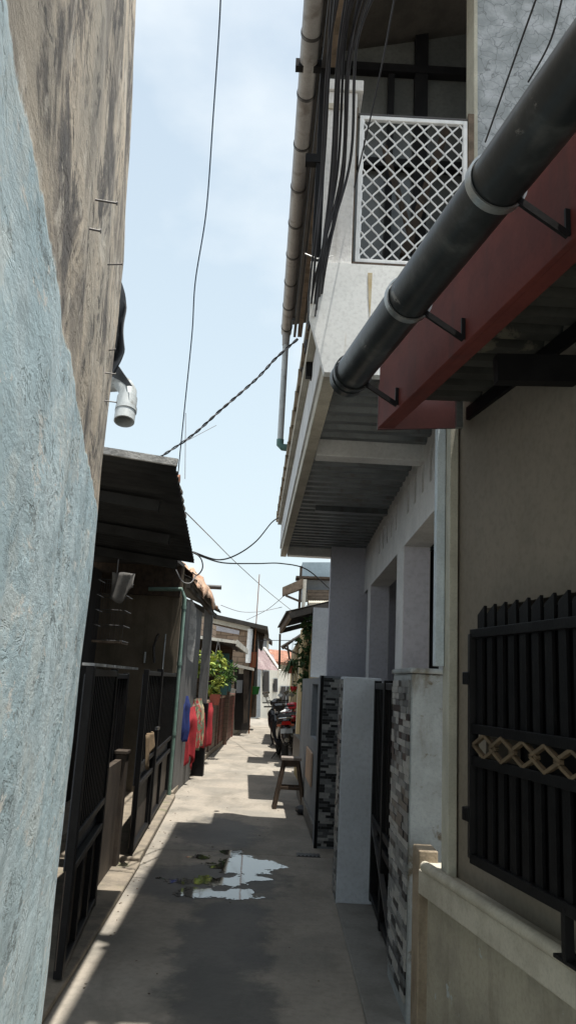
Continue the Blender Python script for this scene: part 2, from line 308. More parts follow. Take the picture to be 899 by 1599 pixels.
# turquoise over bare, peeling plaster
def left_wall_mat():
    m = bpy.data.materials.new('peeling_plaster'); m.use_nodes = True; t = m.node_tree; b = t.nodes['Principled BSDF']; l = t.links.new
    b.inputs['Roughness'].default_value = .88; b.inputs['Specular IOR Level'].default_value = .25
    geo = t.nodes.new('ShaderNodeNewGeometry'); pos = geo.outputs['Position']
    def mapv(s, loc=(0,0,0)):
        q = t.nodes.new('ShaderNodeMapping'); q.inputs['Scale'].default_value = s; q.inputs['Location'].default_value = loc; l(pos, q.inputs['Vector']); return q.outputs[0]
    def N(v, sc, det=8, rg=.6, dist=0):
        n = t.nodes.new('ShaderNodeTexNoise'); n.inputs['Scale'].default_value = sc; n.inputs['Detail'].default_value = det; n.inputs['Roughness'].default_value = rg; n.inputs['Distortion'].default_value = dist
        l(v, n.inputs['Vector']); return n.outputs['Fac']
    def R(f, a, z, ta=0., tz=1.):
        r = t.nodes.new('ShaderNodeMapRange'); r.interpolation_type = 'SMOOTHSTEP'
        for k, q in (('From Min', a), ('From Max', z), ('To Min', ta), ('To Max', tz)): r.inputs[k].default_value = q
        l(f, r.inputs['Value']); return r.outputs[0]
    def X(f, a, c):
        x = t.nodes.new('ShaderNodeMix'); x.data_type = 'RGBA'; l(f, x.inputs[0])
        for k, q in ((6, a), (7, c)):
            if isinstance(q, tuple): x.inputs[k].default_value = (*q, 1)
            else: l(q, x.inputs[k])
        return x.outputs[2]
    def MA(op, a, c, e=None):
        x = t.nodes.new('ShaderNodeMath'); x.operation = op
        for i, q in enumerate((a, c)):
            if isinstance(q, (int, float)): x.inputs[i].default_value = q
            else: l(q, x.inputs[i])
        return x.outputs[0]
    sp = t.nodes.new('ShaderNodeSeparateXYZ'); l(pos, sp.inputs[0])
    # bare layer: warm grey render with dark vertical runs
    s1 = N(mapv((2,2,1.7)), 1.3, 12, .68, .6); s2 = N(mapv((3,3,3.2), (3,1,0)), 1.6, 12, .74, .4)
    bare = X(R(N(mapv((1,1,.8)), 2.2, 10, .7), .38, .62), (.66,.575,.47), (.50,.455,.39))
    bare = X(MA('MULTIPLY', R(s1, .47, .60), .8), bare, (.26,.24,.22))
    bare = X(MA('MULTIPLY', R(N(mapv((1.1,1.1,1.0),(6,1,8)), 1.5, 12, .72, .5), .53, .60), .85), bare, (.125,.12,.12))
    bare = X(MA('MULTIPLY', R(s2, .55, .60), .75), bare, (.10,.10,.105))
    bare = X(MA('MULTIPLY', R(N(mapv((2.4,2.4,2.6),(9,4,2)), 1.6, 12, .72), .55, .60), .7), bare, (.72,.67,.59))
    bare = X(MA('MULTIPLY', R(N(mapv((3,3,6),(2,8,2)), 2, 10, .75), .60, .63), .85), bare, (.09,.09,.09))
    # turquoise layer
    t1 = N(mapv((1.0,1.0,.9),(2,5,1)), 1.6, 12, .7, .5); t3 = N(mapv((1.8,1.8,2.4),(5,0,3)), 1.6, 12, .74, .5)
    tq = X(R(t1, .42, .58), (.68,.83,.90), (.54,.71,.79))
    tq = X(MA('MULTIPLY', R(t3, .50, .58), .7), tq, (.42,.55,.61))
    tq = X(MA('MULTIPLY', R(N(mapv((1.6,1.6,2.0),(1,7,5)), 1.8, 12, .74), .52, .58), .8), tq, (.70,.81,.84))
    tq = X(MA('MULTIPLY', R(N(mapv((2.2,2.2,5)), 2.2, 12, .78, .15), .58, .61), .85), tq, (.24,.30,.33))
    tq = X(MA('MULTIPLY', R(N(mapv((2.0,2.0,6),(7,7,7)), 2.4, 12, .78, .15), .58, .61), .9), tq, (.86,.88,.86))
    # edge of the painted coat: slopes with the wall
    zz = MA('ADD', sp.outputs[2], MA('MULTIPLY', sp.outputs[1], EDGE_K))
    zz = MA('ADD', zz, MA('MULTIPLY', MA('SUBTRACT', N(mapv((2.5,2.5,5)), 1.5, 9, .7), .5), .10))
    mask = R(zz, EDGE_Z-.006, EDGE_Z+.006)
    l(X(mask, tq, bare), b.inputs['Base Color'])
    relief = MA('ADD', MA('MULTIPLY', N(mapv((2.4,2.4,7)), 2.2, 12, .78, .12), 1.4), MA('MULTIPLY', N(mapv((1.6,1.6,3)), 2, 10, .7, .1), 1.4))
    thick = MA('MULTIPLY', R(N(mapv((1.8,1.8,4),(4,4,0)), 2, 8, .65, .5), .56, .59), -1.0)
    hgt = MA('ADD', relief, thick)
    hgt2 = MA('ADD', hgt, MA('MULTIPLY', mask, -1.2))
    bn = t.nodes.new('ShaderNodeBump'); bn.inputs['Strength'].default_value = .7; bn.inputs['Distance'].default_value = .018; l(hgt2, bn.inputs['Height']); l(bn.outputs[0], b.inputs['Normal'])
    return m
# geometry of the near left wall, used by the material too
WD = V((0.188, -0.982, 0)).normalized()                 # both near walls run in this direction, towards the viewer
WC = P(152, 800, 3.4); WC.z = 0
e1 = P(152, 800, 3.4)
def on_left(x, y):
    d = RM @ _cd(x, y); o = V((0,0,H)); nrm = V((-WD.y, WD.x, 0)); nrm = nrm if nrm.x > 0 else -nrm
    return o+d*((WC-o).dot(nrm)/d.dot(nrm))
e0 = on_left(12, 0); em = on_left(85, 350)
EDGE_K = (e0.z-e1.z)/(e1.y-e0.y); EDGE_Z = e1.z+EDGE_K*e1.y+.0
M['peeling'] = left_wall_mat()

# concrete of the alley: blotches, joints, wet dark patches
def alley_mat():
    m = mat('alley_concrete', (.31,.28,.24), (.225,.21,.185), 1.6, rough=.9, bump=.35, bsc=28, bdist=.008, stain=(.15,.14,.12), ssc=(2.2,.9,1), slo=.47, shi=.66, samt=.6, fine=.14)
    t = m.node_tree; l = t.links.new; b = t.nodes['Principled BSDF']
    base = b.inputs['Base Color'].links[0].from_socket
    geo = t.nodes.new('ShaderNodeNewGeometry'); pos = geo.outputs['Position']
    nz = t.nodes.new('ShaderNodeTexNoise'); nz.inputs['Scale'].default_value = 3.4; nz.inputs['Detail'].default_value = 12; nz.inputs['Roughness'].default_value = .68; l(pos, nz.inputs['Vector'])
    nf = t.nodes.new('ShaderNodeMath'); nf.operation = 'MULTIPLY_ADD'; nf.inputs[1].default_value = 1.9; nf.inputs[2].default_value = -.95; l(nz.outputs['Fac'], nf.inputs[0])
    wet = None
    for (cx, cy, rx, ry) in WETS:
        q = t.nodes.new('ShaderNodeMapping'); q.inputs['Location'].default_value = (-cx/rx, -cy/ry, 0); q.inputs['Scale'].default_value = (1/rx, 1/ry, 0); l(pos, q.inputs['Vector'])
        ln = t.nodes.new('ShaderNodeVectorMath'); ln.operation = 'LENGTH'; l(q.outputs[0], ln.inputs[0])
        ad = t.nodes.new('ShaderNodeMath'); ad.operation = 'ADD'; l(ln.outputs['Value'], ad.inputs[0]); l(nf.outputs[0], ad.inputs[1])
        r = t.nodes.new('ShaderNodeMapRange'); r.interpolation_type = 'SMOOTHSTEP'; r.inputs['From Min'].default_value = .70; r.inputs['From Max'].default_value = 1.2; r.inputs['To Min'].default_value = 1; r.inputs['To Max'].default_value = 0
        l(ad.outputs[0], r.inputs['Value'])
        if wet is None: wet = r.outputs[0]
        else:
            mxx = t.nodes.new('ShaderNodeMath'); mxx.operation = 'MAXIMUM'; l(wet, mxx.inputs[0]); l(r.outputs[0], mxx.inputs[1]); wet = mxx.outputs[0]
    x = t.nodes.new('ShaderNodeMix'); x.data_type = 'RGBA'; x.blend_type = 'MULTIPLY'; l(wet, x.inputs[0]); l(base, x.inputs[6]); x.inputs[7].default_value = (.40,.41,.43,1)
    l(x.outputs[2], b.inputs['Base Color'])
    rr = t.nodes.new('ShaderNodeMapRange'); rr.inputs['To Min'].default_value = .85; rr.inputs['To Max'].default_value = .62; l(wet, rr.inputs['Value']); l(rr.outputs[0], b.inputs['Roughness'])
    return m
def gxy(x, y): q = G(x, y); return q.x, q.y
WETS = [(*gxy(350,1470), .30, 1.3), (*gxy(330,1378), .62, .62), (*gxy(345,1300), .45, .9), (*gxy(255,1375), .26, .5), (*gxy(350,1590), .30, .7)]
M['alley'] = alley_mat()
M['water'] = mat('water', (.04,.042,.04), (.05,.05,.045), 5, rough=.02, spec=.9, fine=0, bump=.05, bsc=14, bdist=.004)
M['apron'] = mat('apron', (.215,.21,.195), (.155,.15,.138), 3, rough=.9, bump=.35, bsc=30, stain=(.14,.13,.11), ssc=(2,1.4,2), samt=.5)
M['kerb'] = mat('kerb', (.25,.215,.17), (.16,.14,.115), 6, rough=.9, bump=.5, bsc=40, stain=(.10,.12,.05), ssc=(5,5,5), slo=.56, shi=.72)
M['earth'] = mat('earth', (.34,.31,.26), (.27,.24,.20), 1, bump=.3)

# ---------------------------------------------------------------- ground
tag(MB().add([(-400,-200,-.03),(400,-200,-.03),(400,900,-.03),(-400,900,-.03)], [(0,1,2,3)]).build('ground', M['earth']), 'earth the whole neighbourhood stands on', 'ground', kind='structure')
al = MB()
ys = [-14, -11, -8, -5, -2, 1.6, G(330,1330).y, 10.9, 14, 17.5, 21, 25, 30, 36, 44]
def lx(y):
    t = [(-2,-1.9),(4,-1.9),(9,-2.0),(14,-1.9),(18,-1.75),(27,-1.5),(36,-1.2),(44,-1.0)]
    for (a, b), (c, d) in zip(t, t[1:]):
        if y <= c: return b+(d-b)*(y-a)/(c-a)
    return t[-1][1]
for a, b in zip(ys, ys[1:]):
    al.prism([(lx(a), a+.006, -.02), (1.3, a+.006, -.02), (1.3+(0 if b < 20 else .5), b-.006, -.02), (lx(b), b-.006, -.02)], (0,0,.02))
tag(al.build('alley_path', M['alley'], bevel=.003), 'grey concrete slabs of the narrow alley, damp in the middle', 'path', kind='structure')
# right apron: slightly raised strip at the gate
ap = MB(); a0 = G(524,1416); 
ap.prism([(.50,1.0,.001),(1.3,1.0,.001),(1.3,6.02,.001),(.52,6.02,.001)], (0,0,.022))
tag(ap.build('pavement', M['apron'], bevel=.01), 'raised concrete strip along the right side of the alley', 'pavement', kind='structure')
# left concrete footing under the gates
ft = MB()
ft.prism([(-.93,3.0,.0),(-1.04,6.9,.0),(-1.9,6.9,.0),(-1.9,3.0,.0)], (0,0,.035))
ft.prism([(-1.05,6.92,.0),(-1.22,10.6,.0),(-1.9,10.6,.0),(-1.9,6.92,.0)], (0,0,.06))
ft.prism([(-1.26,10.62,.0),(-1.36,14.5,.0),(-1.9,14.5,.0),(-1.9,10.62,.0)], (0,0,.08))
ft.prism([(-1.30,14.52,.0),(-1.20,19.5,.0),(-1.9,19.5,.0),(-1.9,14.52,.0)], (0,0,.10))
tag(ft.build('kerb', M['kerb'], bevel=.012), 'rough concrete footing along the left side of the alley', 'kerb', kind='structure')

# grit and dry leaves along the left edge
rl = random.Random(31); lt_ = MB()
for i in range(110):
    y = rl.uniform(4.2, 16); x = -.92-.03*(y-4)-abs(rl.gauss(0,.07))+.06 if rl.random() < .7 else rl.uniform(-.9,.5)
    s_ = rl.uniform(.004,.012); a = rl.uniform(0,6.28); z = .0015
    lt_.prism([(x+s_*math.cos(a+k*1.256)*rl.uniform(.6,1), y+s_*math.sin(a+k*1.256)*rl.uniform(.6,1), z) for k in range(5)], (0,0,rl.uniform(.001,.004)), rl.choice((0,1,1)))
tag(lt_.build('litter', [M['kerb'], M['timber']]), 'grit, crumbs of concrete and dry leaf bits scattered on the alley', 'litter', kind='stuff')
# puddles: water stands wherever the hollow in the slab is deep enough
PUDS = [(*gxy(330,1396), .42, .13), (*gxy(325,1376), .24, .14), (*gxy(362,1350), .26, .34), (*gxy(358,1330), .10, .22), (*gxy(412,1353), .18, .08), (*gxy(400,1372), .09, .06)]
def wet(x, y):
    b_ = max(1-math.hypot((x-cx)/rx, (y-cy)/ry) for cx, cy, rx, ry in PUDS)
    return b_*.9+noise.fractal(V((x*4.2, y*4.6, 2.5)), .65, 2.2, 8)*1.05-.06
g0, g1 = G(200,1440), G(470,1300); CS = .0085; pd = MB(); ids = {}
nx = int(1.5/CS); ny = int((g1.y-g0.y)/CS/1.6)
def pv(i, j):
    if (i, j) not in ids: ids[(i, j)] = len(pd.v); pd.v.append(V((-1.0+i*CS, g0.y+j*CS*1.6, .003)))
    return ids[(i, j)]
for i in range(nx):
    for j in range(ny):
        if wet(-1.0+(i+.5)*CS, g0.y+(j+.5)*CS*1.6) > 0: pd.f.append((pv(i,j), pv(i+1,j), pv(i+1,j+1), pv(i,j+1))); pd.m.append(0)
tag(pd.build('puddle_water', M['water']), 'shallow puddles of water reflecting the sky in the middle of the alley', 'water', kind='structure')
# drain grate
dg = MB(); c = G(481,1336)
dg.box((c.x-.11,c.y-.07,.001),(c.x+.11,c.y+.07,.006))
for i in range(6): dg.box((c.x-.095+i*.036,c.y-.055,.006),(c.x-.08+i*.036,c.y+.055,.012))
tag(dg.build('drain_grate', M['dark_metal']), 'small dark drain grate set in the concrete near the tiled pier', 'drain')

# ---------------------------------------------------------------- near left wall
lw = MB(); nrm = V((-WD.y, WD.x, 0)); nrm = nrm if nrm.x > 0 else -nrm
LEN = 5.6; HT = 5.6; NU = 120; NV = 120
def lwp(u, v):
    p = WC+WD*(u*LEN)+V((0,0,v*HT)); z = v*HT
    off = (.004 if z < e1.z else 0)
    d = noise.noise(V((p.x*5, p.y*3, p.z*1.3)))*.012+noise.noise(V((p.x*16, p.y*9, p.z*5)))*.004
    if z > 3.5: d -= .055*(z-3.5)
    return p+nrm*d
back = -nrm*.14
vs = []; fs = []
for i in range(NU+1):
    for j in range(NV+1): vs.append(lwp(i/NU, j/NV))
n1 = len(vs)
for i in range(NU):
    for j in range(NV): a = i*(NV+1)+j; fs.append((a, a+1, a+NV+2, a+NV+1))
for j in range(NV+1):
    vs.append(lwp(0, j/NV)+back+V((0,.0,0)))
for j in range(NV): fs.append((j, n1+j, n1+j+1, j+1))
n2 = len(vs)
for j in range(NV+1): vs.append(lwp(1, j/NV)+back)
for j in range(NV): fs.append((n1+j, n2+j, n2+j+1, n1+j+1))
for i in range(NU):
    pass
# top cap
t0 = len(vs)
for i in range(NU+1): vs.append(lwp(i/NU, 1)+back)
for i in range(NU): a = i*(NV+1)+NV; fs.append((a, t0+i, t0+i+1, a+NV+1))
lwt = thing('side_wall', (WC.x, WC.y, 0), 'tall near wall on the left, turquoise peeling paint below and bare stained plaster above', 'wall')
lw.add(vs, fs); lw.build('wall_face', M['peeling'], lwt, smooth=True)
for (x, y, ln, dz) in [(163,312,.055,0),(147,357,.028,-.002),(180,414,.05,.012),(174,582,.045,0),(176,626,.05,0),(176,548,.03,.01)]:
    q = on_left(x-ln*240, y); a = q-nrm*.01; b = q+nrm*ln+V((0,0,dz))
    MB().tube([a, b], .0028, 6).tube([b-nrm*.002, b], .006, 8).build('nail', M['dark_metal'], lwt)

# black tarp scraps hanging behind the wall's far edge
def scrap(pts, Y, nm, label, cat):
    m = MB(); n = len(pts)
    q = [P(x, y, Y+.02*math.sin(i*2.1)) for i, (x, y) in enumerate(pts)]
    m.prism(q, (0,.006,0)); o = m.build(nm, M['tarp_black']); tag(o, label, cat); return o
def tarpf(u, v):
    x = 168+u*(29-8*abs(v-.35)+8*math.sin(v*9)*.35)*1.0; y = 435+v*150
    if v > .75: x -= (v-.75)*60
    if v < .3: x -= (.3-v)*22
    return P(x, y, 3.75+.05*math.sin(u*7+v*5))
tg = MB().sheet(tarpf, 8, 30)
tag(tg.build('tarpaulin', M['tarp_black'], smooth=True, solid=.004), 'black tarp scrap hanging beyond the edge of the bare plaster wall', 'tarpaulin')
# pvc elbow
eb = thing('drain_elbow', P(190,620,3.75), 'fat light grey plastic pipe elbow poking out past the left wall', 'pipe')
c0 = P(150,600,3.95); c1 = P(188,598,3.85); c2 = P(200,612,3.78); c3 = P(197,640,3.74); c4 = P(194,658,3.72)
arc = [c0, c0.lerp(c1,.6), c1, (c1+c2)/2+V((.004,0,.006)), c2, c2.lerp(c3,.5)]
MB().tube(arc, [.046]*len(arc), 20).build('bend', M['pvc_light'], eb, smooth=True)
MB().pipe(c2.lerp(c3,.35), c4, .052, .045).build('socket', M['pvc_light'], eb, smooth=True)
MB().pipe(c3.lerp(c4,-.15), c3.lerp(c4,.15), .055, .05).build('socket_ring', M['pvc_light'], eb, smooth=True)
sh = MB(); a = P(183,570,3.8); sh.add([P(160,560,3.9), P(186,572,3.8), P(207,603,3.7), P(160,600,3.9)], [(0,1,2,3)])
tag(sh.build('roof_flashing', M['tarp_black'], solid=.004), 'small dark flashing sheet above the grey pipe elbow', 'flashing')

# ---------------------------------------------------------------- left awning 1
NR = P(274,732,3.62); FR = P(303,880,5.75); NR.x -= 0; 
NL = P(176,716,3.62); dl = (NL-NR).normalized(); NLL = NR+dl*1.4; FLL = FR+dl*1.4+V((0,0,.0))
aw = thing('corrugated_awning', ((NR+FR)/2), 'black corrugated awning over the gates on the left, nearest the turquoise wall', 'awning')
MB().corr(NR, FR, FLL, NLL, 26, .022).build('roof_sheet', M['dark_roof'], aw, smooth=True, solid=.003)
MB().bar(NR+V((.01,-.012,.028)), NLL+V((0,-.012,.028)), .02, .035).build('edge_batten', M['paper'], aw)
for k in (.25,.6,.95):
    rf = MB(); rf.bar(NR.lerp(FR,k)+V((-.12,0,-.04)), NLL.lerp(FLL,k)+V((0,0,-.04)), .05, .06)
    rf.build('rafter', M['dark_roof'], aw)
# ridge cap of orange tile seen just behind
rt = thing('tiled_roof', P(283,765,7.2), 'grey tiled roof verge with an orange ridge tile behind the black awning', 'roof')
m = MB()
p0 = P(281,748,7.2); 
m.tube([p0+V((-.5,0,-.0)), p0+V((0.0,0,-.0))], .045, 12); m.build('ridge_tile', M['orange_tile'], rt, smooth=True)
m = MB()
q0 = P(281,757,7.2); q1 = P(290,812,8.6)
for i in range(9):
    a = q0.lerp(q1, i/9); m.box((a.x-.5, a.y-.1, a.z-.03), (a.x+.012*(i % 2), a.y+.1, a.z+.0))
m.build('tile_row', M['timber'], rt)

# ---------------------------------------------------------------- left house 1 (dark porch and cream wall)
h1 = thing('terraced_house', (-2.2, 6.5, 0), 'dim cream walled house behind the black gates on the left', 'house')
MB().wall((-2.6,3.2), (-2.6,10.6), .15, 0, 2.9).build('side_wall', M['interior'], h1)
b = P(279,1000,10.6)
cream = MB().wall((-2.75,8.4), (b.x,8.4), .16, 0, 3.1); 
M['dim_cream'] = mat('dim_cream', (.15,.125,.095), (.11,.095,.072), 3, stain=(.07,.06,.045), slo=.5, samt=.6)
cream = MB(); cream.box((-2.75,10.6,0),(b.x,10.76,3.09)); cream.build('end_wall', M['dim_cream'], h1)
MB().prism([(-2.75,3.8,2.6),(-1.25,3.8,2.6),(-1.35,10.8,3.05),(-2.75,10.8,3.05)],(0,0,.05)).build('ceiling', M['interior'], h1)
m = MB(); m.box((-2.75,10.5,2.62),(b.x-.02,10.59,3.04)); m.build('beam', M['wood_dark'], h1)
m = MB(); pts = [P(243,1040,8.36), P(246,1010,8.34), P(250,1000,8.34)]
m.tube([P(241,1035,10.57), P(240,1010,10.57), P(246,992,10.55), P(249,990,10.55)], .016, 8).build('water_pipe', M['dark_metal'], h1)
m = MB(); m.tube([P(254,1045,10.58), P(259,990,10.58)], .009, 6).build('conduit', M['pvc_light'], h1)
m = MB(); m.box(P(225,1035,10.59), P(228,1018,10.56)).build('switch_plate', M['pvc_light'], h1)
M['rag_grey'] = mat('rag_grey', (.16,.155,.15), (.10,.10,.10), 9)
# hanging wire shelf / bird cage
cg = thing('bird_cage', P(175,960,6.4), 'wire bird cage hanging in the dark under the black awning', 'cage')
a, bb = cb(148, 905, 195, 1000, 6.4, .28)
m = MB()
for k in range(5):
    z = a.z+(bb.z-a.z)*k/4
    ring = [(a.x,a.y,z),(bb.x,a.y,z),(bb.x,bb.y,z),(a.x,bb.y,z),(a.x,a.y,z)]
    m.tube(ring, .0035, 5)
for k in range(13):
    x = a.x+(bb.x-a.x)*k/12; m.tube([(x,a.y,a.z),(x,a.y,bb.z)], .0015, 4)
m.build('wire_frame', M['dark_metal'], cg)
m = MB().box((a.x,a.y,a.z-.02),(bb.x,bb.y,a.z)); m.build('tray', M['timber'], cg)
m = MB(); top = V(((a.x+bb.x)/2, (a.y+bb.y)/2, bb.z))
m.tube([top, top+V((0,0,.35))], .004, 6); m.build('hanging_hook', M['cable_grey'], cg)
def drape(u, v):
    z = bb.z+.06-v*.22; return V((a.x+.12+(bb.x-a.x-.06)*u, a.y-.03+.03*math.sin(u*9+v*3), z-.1*u*v*math.sin(u*5)))
tag(MB().sheet(drape, 14, 8).build('cage_cover', M['rag_grey'], smooth=True, solid=.003), 'pale rag draped over the top of the hanging cage', 'cloth')

# gates -------------------------------------------------------------------
def gate(p0, p1, z0, z1, nb, label, lower=.55, name='gate', mbar='black_metal', sheet=True, group=None, mpan='brown_panel', backing=True):
    p0 = V((p0[0],p0[1],0)); p1 = V((p1[0],p1[1],0)); d = (p1-p0); ln = d.length; d /= ln
    nn = V((d.y,-d.x,0)); nn = nn if nn.x > 0 else -nn
    if p0.x > 0: nn = -nn
    g = thing(name, (p0.x, p0.y, 0), label, 'gate', group)
    Z = lambda z: V((0,0,z))
    fr = MB(); w_ = .045
    for q in (p0+d*w_/2, p1-d*w_/2): fr.bar(q+Z(z0), q+Z(z1), w_, .045)
    for z in (z0+.03, lower, lower+.16, z1-.03): fr.bar(p0+d*w_+Z(z), p1-d*w_+Z(z), .04, .04)
    for k in (1/3, 2/3): fr.bar(p0+d*ln*k+Z(z0+.05), p0+d*ln*k+Z(lower-.02), .035, .035)
    fr.build('gate_frame', M[mbar], g, bevel=.003)
    for i in range(nb):
        q = p0+d*(w_+(ln-2*w_)*(i+.5)/nb)
        MB().bar(q+Z(lower+.17), q+Z(z1-.05), .018, .018).build('gate_bar', M[mbar], g)
    if sheet: MB().prism([p0-nn*.02+Z(z0+.04), p1-nn*.02+Z(z0+.04), p1-nn*.02+Z(lower), p0-nn*.02+Z(lower)], nn*.006).build('lower_panel', M[mpan], g)
    if backing: MB().prism([p0-nn*.03+Z(lower), p1-nn*.03+Z(lower), p1-nn*.03+Z(z1-.04), p0-nn*.03+Z(z1-.04)], nn*.006).build('backing_sheet', M['tarp_black'], g)
    return g, p0, p1, d, nn
g1, *_ = gate((-1.0,4.25), (-1.13,5.55), .05, 1.58, 15, 'black barred gate nearest the turquoise wall, left side')
# translucent cap strips on the gate tops
m = MB()
for k in range(5):
    m.box((-1.06,4.3+k*.28,1.585),(-.99,4.54+k*.28,1.60))
m.build('cap_strip', M['paper'], g1)
lwp1 = V((-1.22,5.75,0)); lwp2 = V((-1.26,6.70,0))
lt = thing('low_partition', (lwp1.x, lwp1.y, 0), 'low brown metal partition with a square end post between the two black gates', 'partition')
MB().bar(lwp1+V((0,0,.45)), lwp2+V((0,0,.45)), .05, .82).build('panel', M['brown_panel'], lt)
q = G(190,1358); m = MB(); m.box((-1.29,6.68,0),(-1.20,6.80,.90)); m.box((-1.30,6.66,.90),(-1.19,6.82,.93)); m.build('post', M['brown_panel'], lt, bevel=.006)
g2, *_ = gate((-1.14,6.95), (-1.33,10.45), .08, 1.60, 22, 'long black gate with brown lower panels, left side, before the hanging laundry', lower=.62)
m = MB(); m.bar((-1.20,8.2,.1),(-1.20,8.2,1.62),.06); m.build('hinge_post', M['black_metal'], g2)
a = P(236,1126,8.0); m = MB(); m.box((-1.17,7.95,1.02),(-1.145,8.12,1.05)); m.build('latch', M['chrome'], g2)
gate((-1.30,5.65), (-1.30,6.9), .05, 1.56, 10, 'black gate leaf added to fill the dark gap behind the low brown partition', lower=.6)  # leaf added to keep the gap behind the partition dark
ctm = MB(); 
def cth(u, v): return V((-1.045+.02*math.sin(u*12)+.02*v, 6.62+u*.45, 1.07-v*.28*(.7+.3*math.sin(u*5+1))))
tag(MB().sheet(cth, 20, 8).build('rag', M['cloth_buff'], smooth=True, solid=.004), 'buff rag hooked on the black gates above the low partition', 'cloth')
# green drainpipe
gp = thing('drainpipe', V((P(275,1100,10.5).x,10.5,0)), 'thin pale green drainpipe on the corner of the cream end wall', 'pipe')
qa = P(275,1100,10.5); qb = P(285,930,9.6); base = V((qa.x, 9.6, 0)); 
MB().tube([V((qa.x,10.5,.05)), V((qa.x,10.5,2.6)), V((qa.x-.05,10.5,2.72)), V((qa.x-.5,10.5,2.7))], .028, 12).build('pipe', M['pvc_green'], gp, smooth=True)
for z in (.8,1.7,2.45): MB().tube([(qa.x,10.5,z),(qa.x,10.5,z+.05)], .034, 12).build('collar', M['pvc_green'], gp, smooth=True)

# ---------------------------------------------------------------- left house 2 (grey wall, awning with tarp)
h2 = thing('terraced_house', (-1.8, 12, 0), 'grey house behind the laundry with a torn paper patch on its wall', 'house')
M['dark_grey'] = mat('dark_grey', (.13,.13,.13), (.10,.10,.10), 3, stain=(.05,.05,.05))
xw = P(300,1000,11.5).x
MB().wall((xw+.0,12.7), (xw-.03,10.78), .15, 0, 2.6).build('wall', M['dark_grey'], h2)
ob = h2.children[0]
a = P(293,960,11.4); m = MB()
pts = [(292,938),(300,935),(306,950),(307,975),(305,1000),(303,1020),(301,1035),(295,1030),(291,1022),(293,1000),(291,975)]
def xpl(x, y, X):                      # point on a plane X = const
    d = RM @ _cd(x, y); return d*(X/d.x)+V((0,0,H))
m.prism([xpl(x, y, xw+.17) if False else P(x,y,11.2) for x, y in pts], (0,.01,0))
# torn sheet stands proud of the wall corner
tag(m.build('torn_poster', M['paper']), 'torn pale plastic sheet hanging by the grey wall above the laundry', 'poster')
aw2 = thing('corrugated_awning', P(330,930,12), 'rusty dark awning with an orange tarp thrown over it, left side', 'awning')
n2_ = P(306,908,10.6); f2_ = P(345,958,13.6); n2_.z -= .0
dn = V((-.95,0,.38)); 
MB().corr(n2_, f2_, f2_+dn, n2_+dn, 16, .03).build('roof_sheet', M['dark_roof2'], aw2, smooth=True, solid=.004)
MB().bar(f2_+V((-.08,-.1,-.06)), f2_+dn+V((0,-.1,-.06)), .06, .09).build('end_rafter', M['dark_roof2'], aw2)
MB().bar(n2_+V((-.1,0,-.06)), f2_+V((-.1,0,-.06)), .05, .07).build('purlin', M['dark_roof2'], aw2)
t0_ = n2_+V((-.02,.0,.035)); t1_ = n2_.lerp(f2_, .72)+V((0,0,.035))
def tarp2(u, v):
    p = t0_.lerp(t1_, u); off = dn*(v*.75)
    k = noise.noise(V((u*5, v*4, 1.3)))*.14+noise.noise(V((u*13, v*8, 4)))*.05
    p = p+off+V((0,0,abs(k)*1.5+.16*math.sin(min(1,v*3)*1.57)*math.sin(u*3.14)))
    if v < .15: p += V((.06*noise.noise(V((u*9,v*9,0)))+.05, 0, -(.15-v)*1.6*(.6+.6*noise.noise(V((u*6,2,0))))))
    return p
tag(MB().sheet(tarp2, 40, 24).build('tarpaulin', M['tarp_orange'], smooth=True, solid=.004), 'crumpled faded orange tarp thrown over the left awning', 'tarpaulin')
m = MB(); s0 = P(337,917,12.3); m.tube([s0+V((-.5,0,0)), s0+V((.09,0,0))], .035, 10); tag(m.build('drain_spout', M['dark_metal'], smooth=True), 'short dark pipe end sticking out above the orange tarp', 'pipe')
po = P(320,1060,13.2)
pt = thing('porch_post', (po.x, 13.2, 0), 'dark square post holding the awning beside the hanging plants', 'post')
MB().box((po.x-.08,13.1,1.15),(po.x+.06,13.25,2.8)).build('shaft', M['dark_grey'], pt, bevel=.006)
MB().box((po.x-.11,13.08,0),(po.x+.09,13.28,1.15)).build('base', M['black_metal'], pt, bevel=.006)
g3, *_ = gate((-1.33,10.5), (-1.40,14.0), .1, 1.30, 18, 'small dark gate under the red and blue laundry', lower=.45, backing=False)
# laundry
def laundry(p0, p1, zt, zl, matn, label, seed, ragged=.1):
    ph = random.Random(seed).uniform(0, 6); p0 = V((*p0,0)); p1 = V((*p1,0)); d = (p1-p0).normalized(); nn = V((d.y,-d.x,0)); ln = (p1-p0).length
    def fn(u, v):
        s = v*2-1; k = abs(s)
        w_ = zl*(1-ragged*math.sin(u*3+ph)**2-.04*math.sin(u*11+ph))
        fold = .035*math.sin(u*ln*38+ph+1.5*k)*min(1,k*1.6)+.018*math.sin(u*ln*77+ph*2)*k+.05*noise.noise(V((u*3,s*2,ph)))
        hang = .03+.02*math.sin(min(1,k*3)*1.57)
        x = (hang+fold)*(1 if s > 0 else -1)*min(1,k*5)
        shrink = 1-.16*k
        q = p0.lerp(p1, .5+(u-.5)*shrink)+nn*x
        return V((q.x, q.y, zt+.02-k*w_*(1 if s > 0 else .6)+.012*math.sin(u*9+ph)*(1-k)-.03*math.sin(u*3.14)*(1-k)))
    return tag(MB().sheet(fn, 70, 40).build('laundry', matn, smooth=True, solid=.005), label, 'laundry')
pat = mat('cloth_pattern', (.34,.05,.05), (.12,.17,.11), 9, lo=.45, hi=.5, rough=.9, stain=(.44,.38,.24), ssc=(9,9,3), slo=.52, shi=.56, samt=.9, spot=(.28,.25,.22), spsc=12, splo=.55, sphi=.6)
